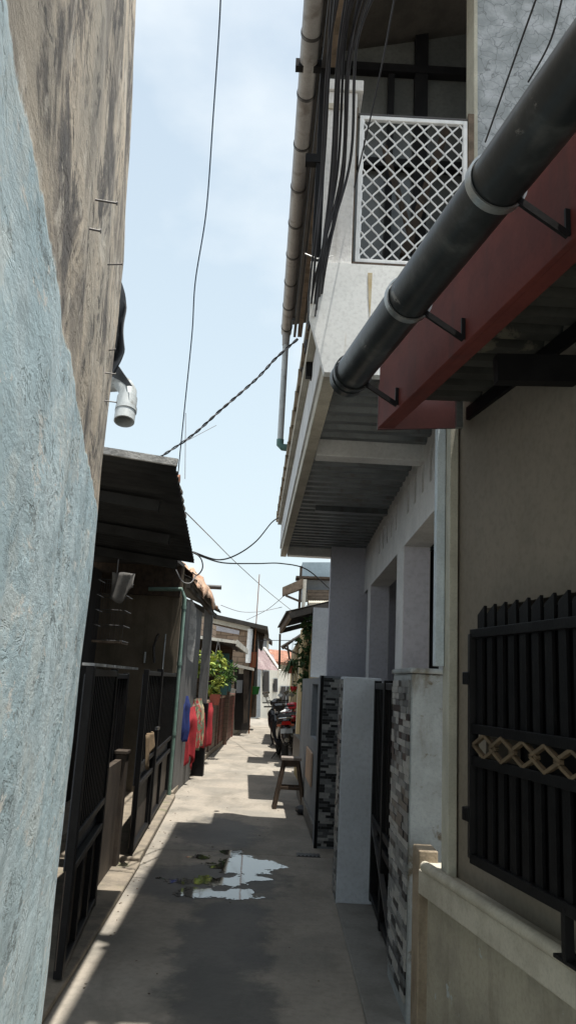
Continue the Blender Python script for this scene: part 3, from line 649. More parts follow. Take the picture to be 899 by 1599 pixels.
laundry((-1.56,10.9), (-1.25,11.5), 1.27, .62, M['cloth_blue'], 'blue cloth hung over the small left gate', 1)
laundry((-1.46,11.55), (-1.20,12.1), 1.10, .98, M['cloth_red'], 'nearer red cloth beside the blue one on the gate', 2, .25)
laundry((-1.40,12.0), (-1.17,12.75), 1.22, .80, pat, 'patterned green and red cloth in the middle of the hung laundry', 3)
laundry((-1.30,12.8), (-1.06,13.5), 1.14, .74, M['cloth_red'], 'farther plain red cloth at the end of the laundry row', 4, .2)

# ---------------------------------------------------------------- foliage
def leaves(name, matn, parent, pts, size, n, seed, asp=.45, drop=.5):
    rnd = random.Random(seed); m = MB()
    for i in range(n):
        c, r = rnd.choice(pts)
        d = V((rnd.gauss(0,1), rnd.gauss(0,1), rnd.gauss(0,1))); d = d.normalized()*r*rnd.random()**.45
        p = V(c)+d; ax = V((rnd.gauss(0,1), rnd.gauss(0,1), rnd.gauss(0,.6)-drop)).normalized(); sd_ = ax.cross(V((rnd.gauss(0,1), rnd.gauss(0,1), rnd.gauss(0,1)))).normalized()
        s_ = size*rnd.uniform(.6,1.3); w_ = s_*asp; up_ = ax.cross(sd_)*s_*.12
        m.add([p, p+ax*s_*.4+sd_*w_*.5+up_, p+ax*s_, p+ax*s_*.4-sd_*w_*.5+up_], [(0,1,2),(0,2,3)], rnd.choice((0,0,1)))
    return m.build(name, matn, parent)
def hanging_plant(c, label, rr, mats, seed, pot='pot_white', n=260, ln=.14, strings=True, group='hanging pot plants'):
    t_ = thing('hanging_plant', c, label, 'plant', group); c = V(c)
    m = MB(); prof = [(.05,-.0),(.075,.07),(.09,.12),(.082,.12),(.06,.03)]; k = 14
    vs = [(c.x+r*math.cos(2*math.pi*j/k), c.y+r*math.sin(2*math.pi*j/k), c.z+z) for r, z in prof for j in range(k)]
    fs = [(i*k+j, i*k+(j+1) % k, (i+1)*k+(j+1) % k, (i+1)*k+j) for i in range(len(prof)-1) for j in range(k)]+[tuple(range(k-1,-1,-1)), tuple((len(prof)-1)*k+j for j in range(k))]
    m.add(vs, fs); m.build('pot', M[pot], t_, smooth=True)
    if strings:
        m = MB()
        for j in range(3): m.tube([(c.x+.085*math.cos(j*2.1), c.y+.085*math.sin(j*2.1), c.z+.12), (c.x, c.y, c.z+.5)], .0035, 5)
        m.build('hanger', M['cable_grey'], t_)
    leaves('leaves', mats, t_, [((c.x, c.y, c.z+.14), rr), ((c.x+rr*.5, c.y, c.z+.05), rr*.8), ((c.x-rr*.4, c.y, c.z-.02), rr*.8)], ln, n, seed)
    return t_
YM = [M['leaf_yellow'], M['leaf_mid']]; DM = [M['leaf_mid'], M['leaf_dark']]
hanging_plant(P(338,1040,14.8), 'yellow green hanging plant right of the dark post', .15, YM, 1, n=230, ln=.11)
hanging_plant(P(315,1042,14.2), 'hanging plant half hidden behind the dark post', .16, YM, 2, n=200)
def bush(c, label, cl, mats, n, size, seed, pot='pot_white', group=None, cat='plant', name='potted_plant', asp=.45):
    t_ = thing(name, (c[0], c[1], c[2]), label, cat, group)
    m = MB(); 
    for dx, dy, dz, r in cl: m.tube([(c[0],c[1],c[2]), (c[0]+dx*.6, c[1]+dy*.6, c[2]+dz*.8)], [.012,.005], 5)
    m.build('stem', M['timber'], t_)
    if pot:
        m = MB(); m.tube([(c[0],c[1],c[2]-.2),(c[0],c[1],c[2])], [.08,.11], 14); m.build('pot', M[pot], t_, smooth=True)
    leaves('leaves', mats, t_, [((c[0]+dx, c[1]+dy, c[2]+dz), r) for dx, dy, dz, r in cl], size, n, seed, asp)
    return t_
b0 = P(336,1084,15.0)
bush((b0.x, b0.y, b0.z), 'bright yellow leaved potted plant on the brown tiled fence', [(0,0,.12,.14),(.06,0,.25,.12),(-.05,0,.05,.10)], YM, 300, .09, 5, 'pot_terra')
b1 = P(353,1068,15.8)
bush((b1.x, b1.y, b1.z), 'feathery green plant behind the yellow one on the left fence', [(0,0,.15,.16),(.06,0,.28,.13)], DM, 200, .15, 6, None, asp=.16)

# ---------------------------------------------------------------- left houses 3,4 and fences further on
def brk(x0, y0, x1, y1, Y, dep, name, m_, parent=None, bevel=0, label=None, cat=None, group=None):
    a, b_ = cb(x0, y0, x1, y1, Y, dep); o = MB().box(a, b_).build(name, M[m_], parent, bevel=bevel)
    if label: tag(o, label, cat, group)
    return o
# tiled fence segments along X ~ -1.35
def fence_piece(y0, y1, z, m_, label, x0, x1, posts=()):
    t_ = thing('fence_wall', (x0-.05, y0, 0), label, 'fence')
    MB().wall((x0-.12,y0), (x1-.12,y1), .12, 0, z).build('panel', M[m_], t_)
    MB().wall((x0-.14,y0), (x1-.14,y1), .16, z+.002, z+.045).build('coping', M['peach'] if m_ != 'far_white' else M['far_white'], t_)
    for y in posts:
        x = x0+(x1-x0)*(y-y0)/(y1-y0); m = MB(); m.box((x-.16,y-.07,0),(x+.03,y+.07,z+.06)); m.build('post', M[m_], t_, bevel=.008)
    return t_
fence_piece(14.6, 18.0, 1.08, 'brown_tile', 'brown tiled garden fence with posts beneath the yellow plant', -1.36, -1.27, (14.7, 16.4, 17.9))
fence_piece(18.2, 22.5, 1.12, 'red_tile', 'dark red tiled fence beyond the brown one on the left', -1.26, -1.14, (18.4, 20.2, 22.3))
fence_piece(22.8, 28.5, 1.25, 'far_white', 'low white fence wall before the bend, left side', -1.14, -.92, (23, 28.3))
wg = thing('white_gate', (-1.05, 23, 0), 'pale sheet gate standing on the white fence wall', 'gate')
MB().wall((-1.20,23.2), (-1.02,27.8), .03, 1.30, 1.95).build('panel', M['interior'], wg)
# house 3 : dark porch + lean-to roof
h3 = thing('terraced_house', (-2.0, 17, 0), 'brown brick house with a lean-to porch roof behind the hanging plants', 'house')
MB().wall((-2.3,14.5), (-1.9,22.0), .15, 0, 3.0).build('wall', M['brick_tan'], h3)
a = P(362,1030,19.5)
MB().box((-2.4,19.5,0),(a.x,19.7,2.55)).build('cross_wall', M['brown_tile'], h3)
brk(343,1020,356,1085,18.5,.06,'door','far_teal',h3)
brk(357,1030,362,1080,19.3,.06,'shutter','far_teal',h3)
ra, rb, rc, rd = P(318,996,15.5), P(371,1002,16.2), P(392,1026,22.0), P(330,1010,22)
m = MB(); m.corr(V((ra.x-.6,15.5,ra.z+.08)), V((P(369,1003,16).x,16.0,P(369,1003,16).z)), V((P(386,1018,22).x,22,P(386,1018,22).z-.05)), V((-2.4,22,P(386,1018,22).z+.25)), 12, .02)
m.build('porch_roof', M['dark_roof2'], h3, solid=.02)
MB().bar(P(369,1004,16)+V((.01,0,0)), P(386,1018,22)+V((.01,0,0)), .03, .13).build('fascia', M['far_white'], h3)
MB().bar(P(312,995,15.45), P(369,1003,15.95), .04, .06).build('front_fascia', M['far_white'], h3)
# upper storey brick gable further back
h4 = thing('terraced_house', (-2.2, 25, 0), 'two storey house with tan block upper wall and white corner pipe on the left', 'house')
a, b_ = cb(318, 968, 389, 1060, 24, .2)
MB().prism([P(300,955,24), P(389,981,24), P(385,1100,24), P(300,1100,24)], (0,3,0)).build('upper_wall', M['brick_tan'], h4)
MB().bar(P(300,961,23.9), P(391,981,23.9), .12, .18).build('verge_board', M['far_white'], h4)
MB().prism([P(296,950,23.6), P(418,978,23.6), P(418,984,23.6), P(296,957,23.6)], (0,4.5,0)).build('roof', M['dark_roof2'], h4)
MB().tube([P(391,982,23.85), P(387,1035,23.85)], .085, 10).build('corner_pipe', M['white_paint'], h4, smooth=True)
MB().prism([P(322,973,23.95), P(374,985,23.95), P(373,991,23.95), P(322,982,23.95)], (0,.04,0)).build('cloth_strip', M['violet_plaster'], h4)
MB().prism([P(392,984,25.5), P(403,985,25.5), P(399,1120,25.5), P(389,1120,25.5)], (0,1,0)).build('side_strip', M['brown_panel'], h4)
MB().prism([P(391,1018,25.3), P(401,1018,25.3), P(399,1042,25.3), P(390,1042,25.3)], (0,.1,0)).build('orange_panel', M['orange_paint'], h4)
MB().prism([P(403,984,26), P(414,986,26), P(410,1012,26), P(408,1018,26), P(404,1012,26)], (0,.05,0)).build('hanging_sheet', M['brown_panel'], h4)
# lower lean to: dark garage opening + white door
h5 = thing('lean_to_shed', (-1.6, 24, 0), 'low shed with a dark opening and pale door under the tan block wall', 'shed')
MB().prism([P(366,1036,22.6), P(395,1043,22.6), P(395,1047,22.6), P(366,1041,22.6)], (0,1.2,0)).build('roof', M['far_white'], h5)
MB().prism([P(366,1041,22.9), P(393,1046,22.9), P(389,1140,22.9), P(366,1140,22.9)], (0,.1,0)).build('back_wall', M['interior'], h5)
MB().prism([P(380,1046,22.7), P(389,1047,22.7), P(386,1128,22.7), P(380,1130,22.7)], (0,.1,0)).build('post', M['brown_panel'], h5)
MB().prism([P(373,1043,22.75), P(381,1044,22.75), P(381,1052,22.75), P(373,1052,22.75)], (0,.05,0)).build('notice_panel', M['far_white'], h5)
MB().prism([P(369,1062,22.8), P(379,1062,22.8), P(378,1082,22.8), P(369,1082,22.8)], (0,.05,0)).build('door', M['grey_plaster'], h5)
# green tub
c = P(398,1077,24.5); t_ = thing('hanging_basket', c, 'small green tub hanging by the shed before the white house', 'basket')
MB().tube([c+V((0,0,-.14)), c+V((0,0,.10))], [.11,.15], 12).build('tub', M['plastic_green'], t_, smooth=True)
MB().tube([c+V((0,0,.1)), c+V((0,0,.6))], .012, 5).build('cord', M['cable_grey'], t_)

# white house closing the view
h6 = thing('end_house', (0.2, 36, 0), 'low white house with a maroon tin roof closing the end of the alley', 'house')
wl = P(404,1050,34).x; wr = P(437,1050,37).x; zt = P(430,1040,37).z
m = MB(); m.wall((P(470,1060,38.5).x,38.5), (wl,34), .3, 0, P(420,1046,35).z); m.build('wall', M['far_white'], h6)
m = MB(); m.prism([P(398,1044,33.5), P(407,1046,33.5), P(406,1120,33.5), P(398,1122,33.5)], (0,.6,0)); m.build('side_wall', M['grey_plaster'], h6)
def onw(x, y, dz=.06):       # on the front of the slanted white wall
    d = RM @ _cd(x, y); p0 = V((wl,34,0)); q = V((P(470,1060,38.5).x,38.5,0)); n_ = V((q.y-p0.y, -(q.x-p0.x), 0)).normalized()
    if n_.y > 0: n_ = -n_
    p0 = p0+n_*dz; o = V((0,0,H)); return o+d*((p0-o).dot(n_)/d.dot(n_))
for (x0, y0, x1, y1, nm) in [(412,1048,420,1080,'window'),(428,1060,433,1080,'window'),(439,1072,446,1118,'door'),(448,1072,454,1108,'door')]:
    f = MB().prism([onw(x0-.8,y0-.8), onw(x1+.8,y0-.8), onw(x1+.8,y1+.8), onw(x0-.8,y1+.8)], (0,.05,0)).build(nm, M['grey_plaster'], h6)
    MB().prism([onw(x0,y0,.085), onw(x1,y0,.085), onw(x1,y1,.085), onw(x0,y1,.085)], (0,.03,0)).build('pane', M['interior'], f)
m = MB(); m.corr(P(401,1046,33.6), P(436,1049,36.5), P(426,1024,39.5), P(402,1014,36.5), 14, .05, per=6); m.build('roof', M['maroon_tin'], h6, solid=.03)
MB().bar(P(436,1049,36.4)+V((.02,0,.03)), P(412,1012,38), .12, .12).build('verge_board', M['far_white'], h6)
# grey attic box above it
h7 = thing('far_house', (-.6, 44, 0), 'narrow grey two storey house peeking above the maroon roof', 'house')
MB().prism([P(404,985,43), P(419,992,43), P(419,1040,43), P(402,1040,43)], (0,3,0)).build('wall', M['grey_plaster'], h7)
MB().prism([P(400,982,42.6), P(425,1000,42.6), P(424,1004,42.6), P(400,987,42.6)], (0,3.6,0)).build('roof', M['dark_roof2'], h7)
MB().prism([P(417,999,42.9), P(420,1000,42.9), P(417,1030,42.9), P(415,1030,42.9)], (0,.1,0)).build('corner_post', M['far_white'], h7)
# orange tiled roof
h8 = thing('tiled_house', (.6, 48, 0), 'far house with an orange pantile roof above the white house', 'house')
m = MB(); m.corr(P(418,1035,44), P(470,1042,44), P(470,1022,50), P(418,1017,50), 26, .14, per=6); m.build('roof', M['orange_tile'], h8, solid=.06)
MB().prism([P(416,1030,46), P(470,1038,46), P(466,1110,46), P(416,1110,46)], (0,3,0)).build('wall', M['far_white'], h8)
MB().prism([P(415,1016,50.1), P(470,1021,50.1), P(470,1025,50.1), P(415,1020,50.1)], (0,.3,0)).build('ridge', M['brown_panel'], h8)
# thin mast
mast = thing('antenna_mast', (P(403,1110,24).x, 24, 0), 'thin rusty antenna mast rising before the tan block house', 'antenna')
MB().tube([(P(405,897,24).x-.03,24,0), P(405,897,24)], [.022,.014], 6).build('pole', M['rust'], mast)
mm = thing('antenna_mast', P(287,745,12), 'faint tall mast with a slanting arm above the left roofs', 'antenna')
MB().tube([P(289,748,12), P(290,645,12)], .006, 5).build('pole', M['cable_grey'], mm)
MB().tube([P(285,692,12), P(338,664,12)], .005, 5).build('cross_arm', M['cable_grey'], mm)
tt = MB(); c = V((G(425,1121).x, 34.0, .0)); 
ring = [c+V((.16*math.cos(k*math.pi/10), 0, .21+.16*math.sin(k*math.pi/10))) for k in range(21)]
tt.tube(ring, .05, 8); tag(tt.build('old_tyre', M['rubber'], smooth=True), 'small dark tyre leaning by the foot of the white house', 'tyre')

# ---------------------------------------------------------------- RIGHT: balcony house
SZ = 3.05; NY = 3.6; FY = 9.3
sn = G(505,587,SZ); sf = G(438,868,SZ)           # lower outer edge of the balcony slab
def fx(y): return .83+.0167*y                    # plan line of the facade
bh = thing('balcony_house', (1.2, 6, 0), 'grey and white two storey house with an overhanging balcony on the right', 'house')
fac = [(fx(4.2), 4.2), (fx(9.1), 9.1)]
h0 = 4.2
holes = [(.16,1.60,0,2.62),(1.98,4.05,0,2.62),(4.35,4.85,0,2.62)]
# small vertical slots above the openings
slots = []
for y_ in (4.36,4.64,4.94,5.26,5.58,6.25,6.55,6.85,7.15,7.45): slots.append((y_-4.2, y_-4.2+.085, 2.84, 3.07))
MB().wall(fac[0], fac[1], .20, 0, 3.28, holes=holes+slots).build('facade_wall', M['white_plaster'], bh)
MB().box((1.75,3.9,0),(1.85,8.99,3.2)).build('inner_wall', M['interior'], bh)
for y in (4.37, 5.85, 8.27):   # column faces are a little greyer
    pass
M['backing_brown'] = mat('backing_brown', (.10,.075,.055), (.07,.055,.04), 9)
for y_ in (4.36,4.64,4.94,5.26,5.58,6.25,6.55,6.85,7.15,7.45): MB().box((fx(y_)+.03,y_-.01,2.83),(fx(y_)+.05,y_+.095,3.08)).build('slot_backing', M['backing_brown'], bh)  # dark plates added inside the slots so the openings read as shaded
# column cladding
for (y, w_) in ((5.80,.38),(8.25,.30)):
    MB().box((fx(y)+.004,y-.004,0),(fx(y)+.196,y+.0,2.615)).build('column_face', M['violet_plaster'], bh)
MB().box((fx(4.36)-.0,4.19-.03,0),(fx(4.3)+.2,4.19,3.05)).build('front_pilaster', M['trim_blue'], bh)
ex0 = P(514,950,9.0).x
MB().box((ex0,9.0,0),(2.6,9.15,SZ+.2)).build('end_wall', M['violet_plaster'], bh)
# slab: steel deck, beams, edge band
def sx(y): return sn.x+(sf.x-sn.x)*(y-sn.y)/(sf.y-sn.y)
dk = MB(); dk.corr((sx(3.7)+.06,3.7,SZ+.13), (sx(FY-.1)+.06,FY-.1,SZ+.13), (1.75,FY-.1,SZ+.13), (1.75,3.7,SZ+.13), 34, .035, trap=True)
dk.build('floor_deck', M['deck_metal'], bh, solid=.002)
MB().box((sx(3.7)+.1,3.75,SZ+.19),(1.7,FY-.12,SZ+.29)).build('floor_slab', M['grey_plaster'], bh)
for y in (4.95, FY-.16):
    o = MB().box((sx(y)+.075,y,SZ-.0),(fx(y)+.02,y+.14,SZ+.185)).build('cross_beam', M['white_plaster'], bh, bevel=.006)
MB().box((sx(6)+.2,6.9,SZ+.06),(fx(6)+.02,6.98,SZ+.16)).build('joist', M['deck_metal'], bh)
# outer fascia built of three stepped bands
def band(x_out, x_in, z0, z1, y0, y1, nm, mt, bev=.004):
    MB().prism([(sx(y0)+x_out,y0,z0),(sx(y1)+x_out,y1,z0),(sx(y1)+x_in,y1,z0),(sx(y0)+x_in,y0,z0)], (0,0,z1-z0)).build(nm, M[mt], bh, bevel=bev)
band(0, .07, SZ, SZ+.10, NY+.0, FY, 'fascia_lip', 'sill_stone')
band(-.012, .068, SZ+.102, SZ+.40, NY+.0, FY+.02, 'fascia_band', 'white_plaster')
band(-.055, .06, SZ+.402, SZ+.47, NY+.0, FY+.03, 'fascia_cornice', 'sill_stone')
band(-.035, .06, SZ+.472, SZ+.60, NY+.3, FY+.03, 'upper_band', 'timber')
band(-.065, .05, SZ+.602, SZ+.66, NY+.3, FY+.03, 'top_cornice', 'sill_stone')
for k in range(14):
    y = NY+.5+k*.41; MB().box((sx(y)-.075,y,SZ+.475),(sx(y)-.037,y+.09,SZ+.598)).build('bracket', M['beige_trim'], bh)
# near end face of the balcony (white parapet panel) facing the viewer
pz1 = P(560,422,NY).z; pz0 = SZ
pl = P(473,430,NY).x
npan = MB().prism([(sn.x+.0,NY-.06,SZ+.0),(1.30,NY-.06,SZ+.0),(1.30,NY-.06,pz1),(P(484,428,NY).x,NY-.06,pz1),(P(484,470,NY).x,NY-.06,SZ+.30)], (0,.058,0))
M['parapet'] = mat('parapet', (.85,.87,.87), (.78,.80,.80), 4, bump=.06, bsc=45, stain=(.34,.24,.12), ssc=(14,14,.6), slo=.6, shi=.72, samt=.6)
npan.build('end_panel', M['parapet'], bh)
# rust run on the parapet
a = P(576,424,NY-.062); MB().prism([P(574,426,NY-.063), P(581,426,NY-.063), P(579,470,NY-.063), P(577,497,NY-.063), P(575,468,NY-.063)], (0,.0015,0)).build('rust_run', mat('rust_run',(.50,.40,.24),(.56,.50,.36),20), bh)
# white post with moulding
a, b_ = cb(507, 140, 545, 424, NY-.02, .14)
pp = MB(); x0_ = P(520,424,NY).x-.045; x1_ = P(553,300,NY).x-.005
pp.box((x0_-.02,NY-.03,pz1+.002),(x1_,NY+.12,P(530,150,NY).z)); pp.build('corner_post', M['white_plaster'], bh, bevel=.004)
MB().box((x0_-.035,NY-.045,P(530,150,NY).z+.002),(x1_+.03,NY+.14,P(530,133,NY).z)).build('post_cap', M['white_plaster'], bh, bevel=.004)
MB().box((x0_-.03,NY-.04,P(530,178,NY).z),(x0_+.06,NY-.032,P(530,170,NY).z)).build('post_moulding', M['sill_stone'], bh)
# grille frame
gr = thing('balcony_grille', P(640,405,NY), 'white diamond mesh grille in its white frame on the balcony', 'grille')
A = P(553,405,NY); B = P(568,188,NY); Cc = P(722,186,NY)
gx0 = B.x; gx1 = Cc.x; gz0 = A.z; gz1 = B.z; gy = NY
m = MB(); fw = .022
m.box((gx0-fw,gy-.012,gz0-fw),(gx0,gy+.012,gz1+fw)); m.box((gx1,gy-.012,gz0-fw),(gx1+fw,gy+.012,gz1+fw))
m.box((gx0,gy-.012,gz0-fw),(gx1,gy+.012,gz0)); m.box((gx0,gy-.012,gz1),(gx1,gy+.012,gz1+fw)); m.build('frame', M['white_paint'], gr, bevel=.002)
m = MB(); nc = 14; pw = (gx1-gx0)/nc; rows = 9; ph_ = (gz1-gz0)/rows
def wv(t): t = t % 1; return max(-1, min(1, -(.72*(1-4*abs(t-.5))-.28*math.cos(2*math.pi*t))*1.12))
for i in range(nc+1):
    pts = []
    for k in range(rows*12+1):
        t = k/12; x = gx0+i*pw+(1 if i % 2 else -1)*pw*.5*.92*wv(t)
        pts.append((min(gx1, max(gx0, x)), gy+(.003 if i % 2 else -.003), gz0+t*ph_))
    m.tube(pts, .0047, 6)
m.build('diamond_mesh', M['white_paint'], gr, smooth=True)
m = MB(); m.tube([(gx0-.06,gy+.02,gz1+.045),(gx1+.05,gy+.02,gz1+.045)], .014, 10); m.build('top_rail', M['dark_metal'], gr, smooth=True)
m = MB(); m.box((gx0-.05,gy-.02,gz0-.065),(gx1+.1,gy+.02,gz0-.024)); m.build('bottom_rail', M['wood_dark'], gr)
for xx_ in (gx0-.065, gx1+.03): MB().box((xx_,gy+.0,gz0-.03),(xx_+.032,gy+.03,gz1+.08)).build('side_post', M['timber'], gr)
# glazed screen behind
sc_ = thing('glazed_screen', (.9, 5.3, 3.35), 'dark smoked glass screen with black framing behind the balcony grille', 'screen')
SY = 4.4
x0_ = P(508,100,SY).x; x1_ = P(746,100,SY).x; za = 3.36; zb = P(600,-260,SY).z; zr = P(650,118,SY).z
MB().box((x0_,SY,za),(x1_+.3,SY+.02,zb)).build('glass_pane', M['glass_dark'], sc_)
m = MB(); m.box((x0_-.2,SY-.06,zr-.03),(x1_+.3,SY-.002,zr+.03)); m.box((x0_-.1,SY-.06,P(600,262,SY).z-.03),(x1_+.3,SY-.002,P(600,262,SY).z+.03)); xm = P(659,100,SY).x; m.box((xm-.055,SY-.055,za),(xm+.03,SY-.003,zb)); xm = P(605,300,SY).x; m.box((xm-.02,SY-.05,za),(xm+.02,SY-.003,zr-.04)); m.box((x0_-.03,SY-.055,za),(x0_+.03,SY-.003,zb)); m.build('frame', M['black_metal'], sc_)
m = MB(); m.bar(P(700,190,4.15), P(630,400,4.15), .05, .05); m.bar(P(600,230,4.2), P(650,400,4.2), .03, .03); m.build('brace', M['wood_dark'], sc_)
# crackled wall at the right of the balcony
def crackle_mat():
    m = M['crackle']; t = m.node_tree; l = t.links.new; b = t.nodes['Principled BSDF']; base = b.inputs['Base Color'].links[0].from_socket
    geo = t.nodes.new('ShaderNodeNewGeometry'); nz = t.nodes.new('ShaderNodeTexNoise'); nz.inputs['Scale'].default_value = 9; l(geo.outputs['Position'], nz.inputs['Vector'])
    ad = t.nodes.new('ShaderNodeMix'); ad.data_type = 'RGBA'; ad.blend_type = 'LINEAR_LIGHT'; ad.inputs[0].default_value = .08; l(geo.outputs['Position'], ad.inputs[6]); l(nz.outputs['Color'], ad.inputs[7])
    vo = t.nodes.new('ShaderNodeTexVoronoi'); vo.feature = 'DISTANCE_TO_EDGE'; vo.inputs['Scale'].default_value = 13; l(ad.outputs[2], vo.inputs['Vector'])
    r = t.nodes.new('ShaderNodeMapRange'); r.inputs['From Min'].default_value = .0; r.inputs['From Max'].default_value = .035; r.inputs['To Min'].default_value = .75; r.inputs['To Max'].default_value = 0; l(vo.outputs['Distance'], r.inputs['Value'])
    x = t.nodes.new('ShaderNodeMix'); x.data_type = 'RGBA'; l(r.outputs[0], x.inputs[0]); l(base, x.inputs[6]); x.inputs[7].default_value = (.12,.13,.14,1); l(x.outputs[2], b.inputs['Base Color'])
crackle_mat()
cw = thing('upper_wall', (1.2, 3.7, 3.3), 'crackled grey painted wall above the black gutter, right of the balcony', 'wall')
cxl = P(741,90,3.75).x
MB().box((cxl,3.7,3.3),(2.4,3.85,6.0)).build('wall_face', M['crackle'], cw)
MB().box((cxl-.02,3.69,3.3),(cxl-.001,3.87,6.0)).build('edge_trim', M['trim_cream'], cw)
# roof and its big grey gutter
gn = G(490,0,5.6); gf = G(447,518,5.6)
gd = (gf-gn).normalized(); gs = gn-gd*.9; ge = gf+gd*.02
rf_ = MB(); rs_ = gs+gd*((3.38-gs.y)/gd.y); rf_.prism([rs_+V((.06,0,.1)), ge+V((.06,0,.1)), V((2.6,ge.y,6.3)), V((2.6,3.38,6.3))], (0,0,.03)); rf_.build('roof', M['dark_roof2'], bh)
gt = thing('roof_gutter', gs, 'long grey brown gutter pipe strapped along the edge of the upper roof', 'gutter')
MB().tube([gs, ge], .062, 24).build('pipe', M['pvc_grey'], gt, smooth=True)
y = gs.y+.1
while y < ge.y-.1:
    q = gs+gd*((y-gs.y)/gd.y)
    MB().tube([q-gd*.012, q+gd*.012], .067, 20).build('strap', M['dark_metal'], gt, smooth=True); y += .52
MB().box((ge.x-.05,ge.y-.2,5.66),(ge.x+.1,ge.y-.17,5.72)).build('bracket', M['dark_metal'], gt)
m = MB(); m.bar(gs+V((.10,0,-.03)), ge+V((.10,0,-.03)), .03, .05); m.build('eave_bar', M['dark_metal'], gt)
m = MB(); m.bar(gs+V((.16,0,.0)), ge+V((.16,0,.0)), .05, .1); m.build('fascia', M['timber'], gt)
dp = thing('downpipe', ge, 'light grey downpipe with a dark elbow below the end of the upper gutter', 'pipe')
d0 = ge-gd*.08; d1 = V((d0.x,d0.y,P(433,690,d0.y).z)); d0x = P(443,530,d0.y)
MB().tube([V((d0.x-.0,d0.y,5.56)), V((d0.x,d0.y,5.40))], [.05,.042], 14).build('outlet', M['pvc_grey'], dp, smooth=True)
MB().tube([V((d0.x,d0.y,5.42)), d1], .036, 14).build('pipe', M['pvc_light'], dp, smooth=True)
MB().tube([d1+V((0,0,.03)), d1+V((0,0,-.03)), d1+V((.03,0,-.06)), d1+V((.11,0,-.065))], .042, 12).build('elbow', M['teal_fit'], dp, smooth=True)
# upper wall behind the gutter (alley side of the upper floor, in shade)
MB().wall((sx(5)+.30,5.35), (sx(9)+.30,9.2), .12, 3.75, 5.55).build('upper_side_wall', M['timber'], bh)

# gate piers ---------------------------------------------------------------
def mosaic(parent, origin, du, width, z0, z1, nrm_, seed, rh=.026, name='mosaic_tiles', wts=(4,3,4,2), la=.045, lb=.13):
    rnd = random.Random(seed); m = MB(); du = V(du).normalized(); nrm_ = V(nrm_); z = z0; ro = 0
    while z < z1-.004:
        h = min(rh, z1-z); u = -rnd.uniform(0,.06)
        while u < width:
            ln = rnd.uniform(la,lb); a = max(0,u); b_ = min(width,u+ln)
            if b_-a > .006:
                th = rnd.uniform(.003,.011); o = V(origin)+du*(a+.0007)+V((0,0,z+.0006))
                m.prism([o, o+du*(b_-a-.0014), o+du*(b_-a-.0014)+V((0,0,h-.0014)), o+V((0,0,h-.0014))], nrm_*th, rnd.choices((0,1,2,3),wts)[0])
            u += ln
        z += h
    return m.build(name, [M['tile_black'], M['tile_mid'], M['tile_grey'], M['tile_light']], parent)
p1 = thing('gate_pier', (.67,6.1,0), 'plain grey gate pier in the middle, with its tiled alley side', 'pier')
xa = G(524,1414).x; xb = xa+.29; 
MB().box((xa,6.03,0),(xb,6.33,1.62)).build('pier_body', M['pier_white'], p1, bevel=.008)
mosaic(p1, (xa-.001,6.06,0), (0,1,0), .26, 0.03, 1.60, (-1,0,0), 3, wts=(2,2,4,4))
p3 = thing('gate_pier', (.62,8.1,0), 'far gate pier faced with black and grey mosaic tiles', 'pier')
xc = G(490,1325).x
MB().box((xc,7.98,0),(xc+.42,8.3,1.64)).build('pier_body', M['grey_plaster'], p3)
mosaic(p3, (xc+.03,7.979,0), (1,0,0), .36, .02, 1.62, (0,-1,0), 4)
MB().box((xc-.004,7.965,0),(xc+.028,7.979,1.64)).build('edge_strip', M['black_metal'], p3)
p2 = thing('gate_pier', (.85,4.3,0), 'nearest gate pier with a mildewed white front and mosaic tiled side', 'pier')
xd = P(634,1300,4.1).x; yD = 4.02
p2w = .5
MB().box((xd,yD,0),(xd+.39,yD+.62,1.63)).build('pier_body', M['stained_white'], p2, bevel=.008)
mosaic(p2, (xd-.001,yD+.02,0), (0,1,0), .58, .10, 1.60, (-1,0,0), 5, rh=.034, wts=(2,2,4,4), la=.08, lb=.2)
MB().box((xd-.012,yD-.01,1.632),(xd+.40,yD+.63,1.66)).build('pier_cap', M['stained_white'], p2, bevel=.01)
# black gate between piers 1 and 2
gg = thing('steel_gate', (xb-.02,5.4,0), 'tall black steel gate between the plain pier and the tiled pier', 'gate')
ga = V((xb-.03,6.0,0)); gb_ = V((xd+.05,yD+.63,0)); dd = gb_-ga
nin = V((-dd.y, dd.x, 0)).normalized(); nin = nin if nin.x > 0 else -nin
MB().prism([ga+V((0,0,.06))+nin*.03, gb_+V((0,0,.06))+nin*.03, gb_+V((0,0,1.58))+nin*.03, ga+V((0,0,1.58))+nin*.03], nin*.01).build('sheet', M['black_metal'], gg)
fr = MB()
for z in (.09,.52,.62,1.56): fr.bar(ga+V((0,0,z)), gb_+V((0,0,z)), .045, .045)
fr.bar(ga+V((0,0,.05)), ga+V((0,0,1.6)), .05); fr.bar(gb_+V((0,0,.05)), gb_+V((0,0,1.6)), .05); fr.bar(ga.lerp(gb_,.5)+V((0,0,.05)), ga.lerp(gb_,.5)+V((0,0,1.6)), .06)
fr.build('gate_frame', M['black_metal'], gg, bevel=.003)
for i in range(14):
    q = ga.lerp(gb_, (i+.5)/14); MB().bar(q+V((0,0,.64)), q+V((0,0,1.54)), .016, .016).build('gate_bar', M['black_metal'], gg)
MB().bar(ga.lerp(gb_,.08)+V((-.02,0,.60)), ga.lerp(gb_,.9)+V((-.02,0,.18)), .03, .03).build('brace', M['dark_metal'], gg)
# fence wall between pier 1 and pier 3 is open dark gate
gate((xb-.03,6.36), (xc+.40,7.95), .06, 1.58, 12, 'black gate behind the plain grey pier, right side', name='steel_gate')

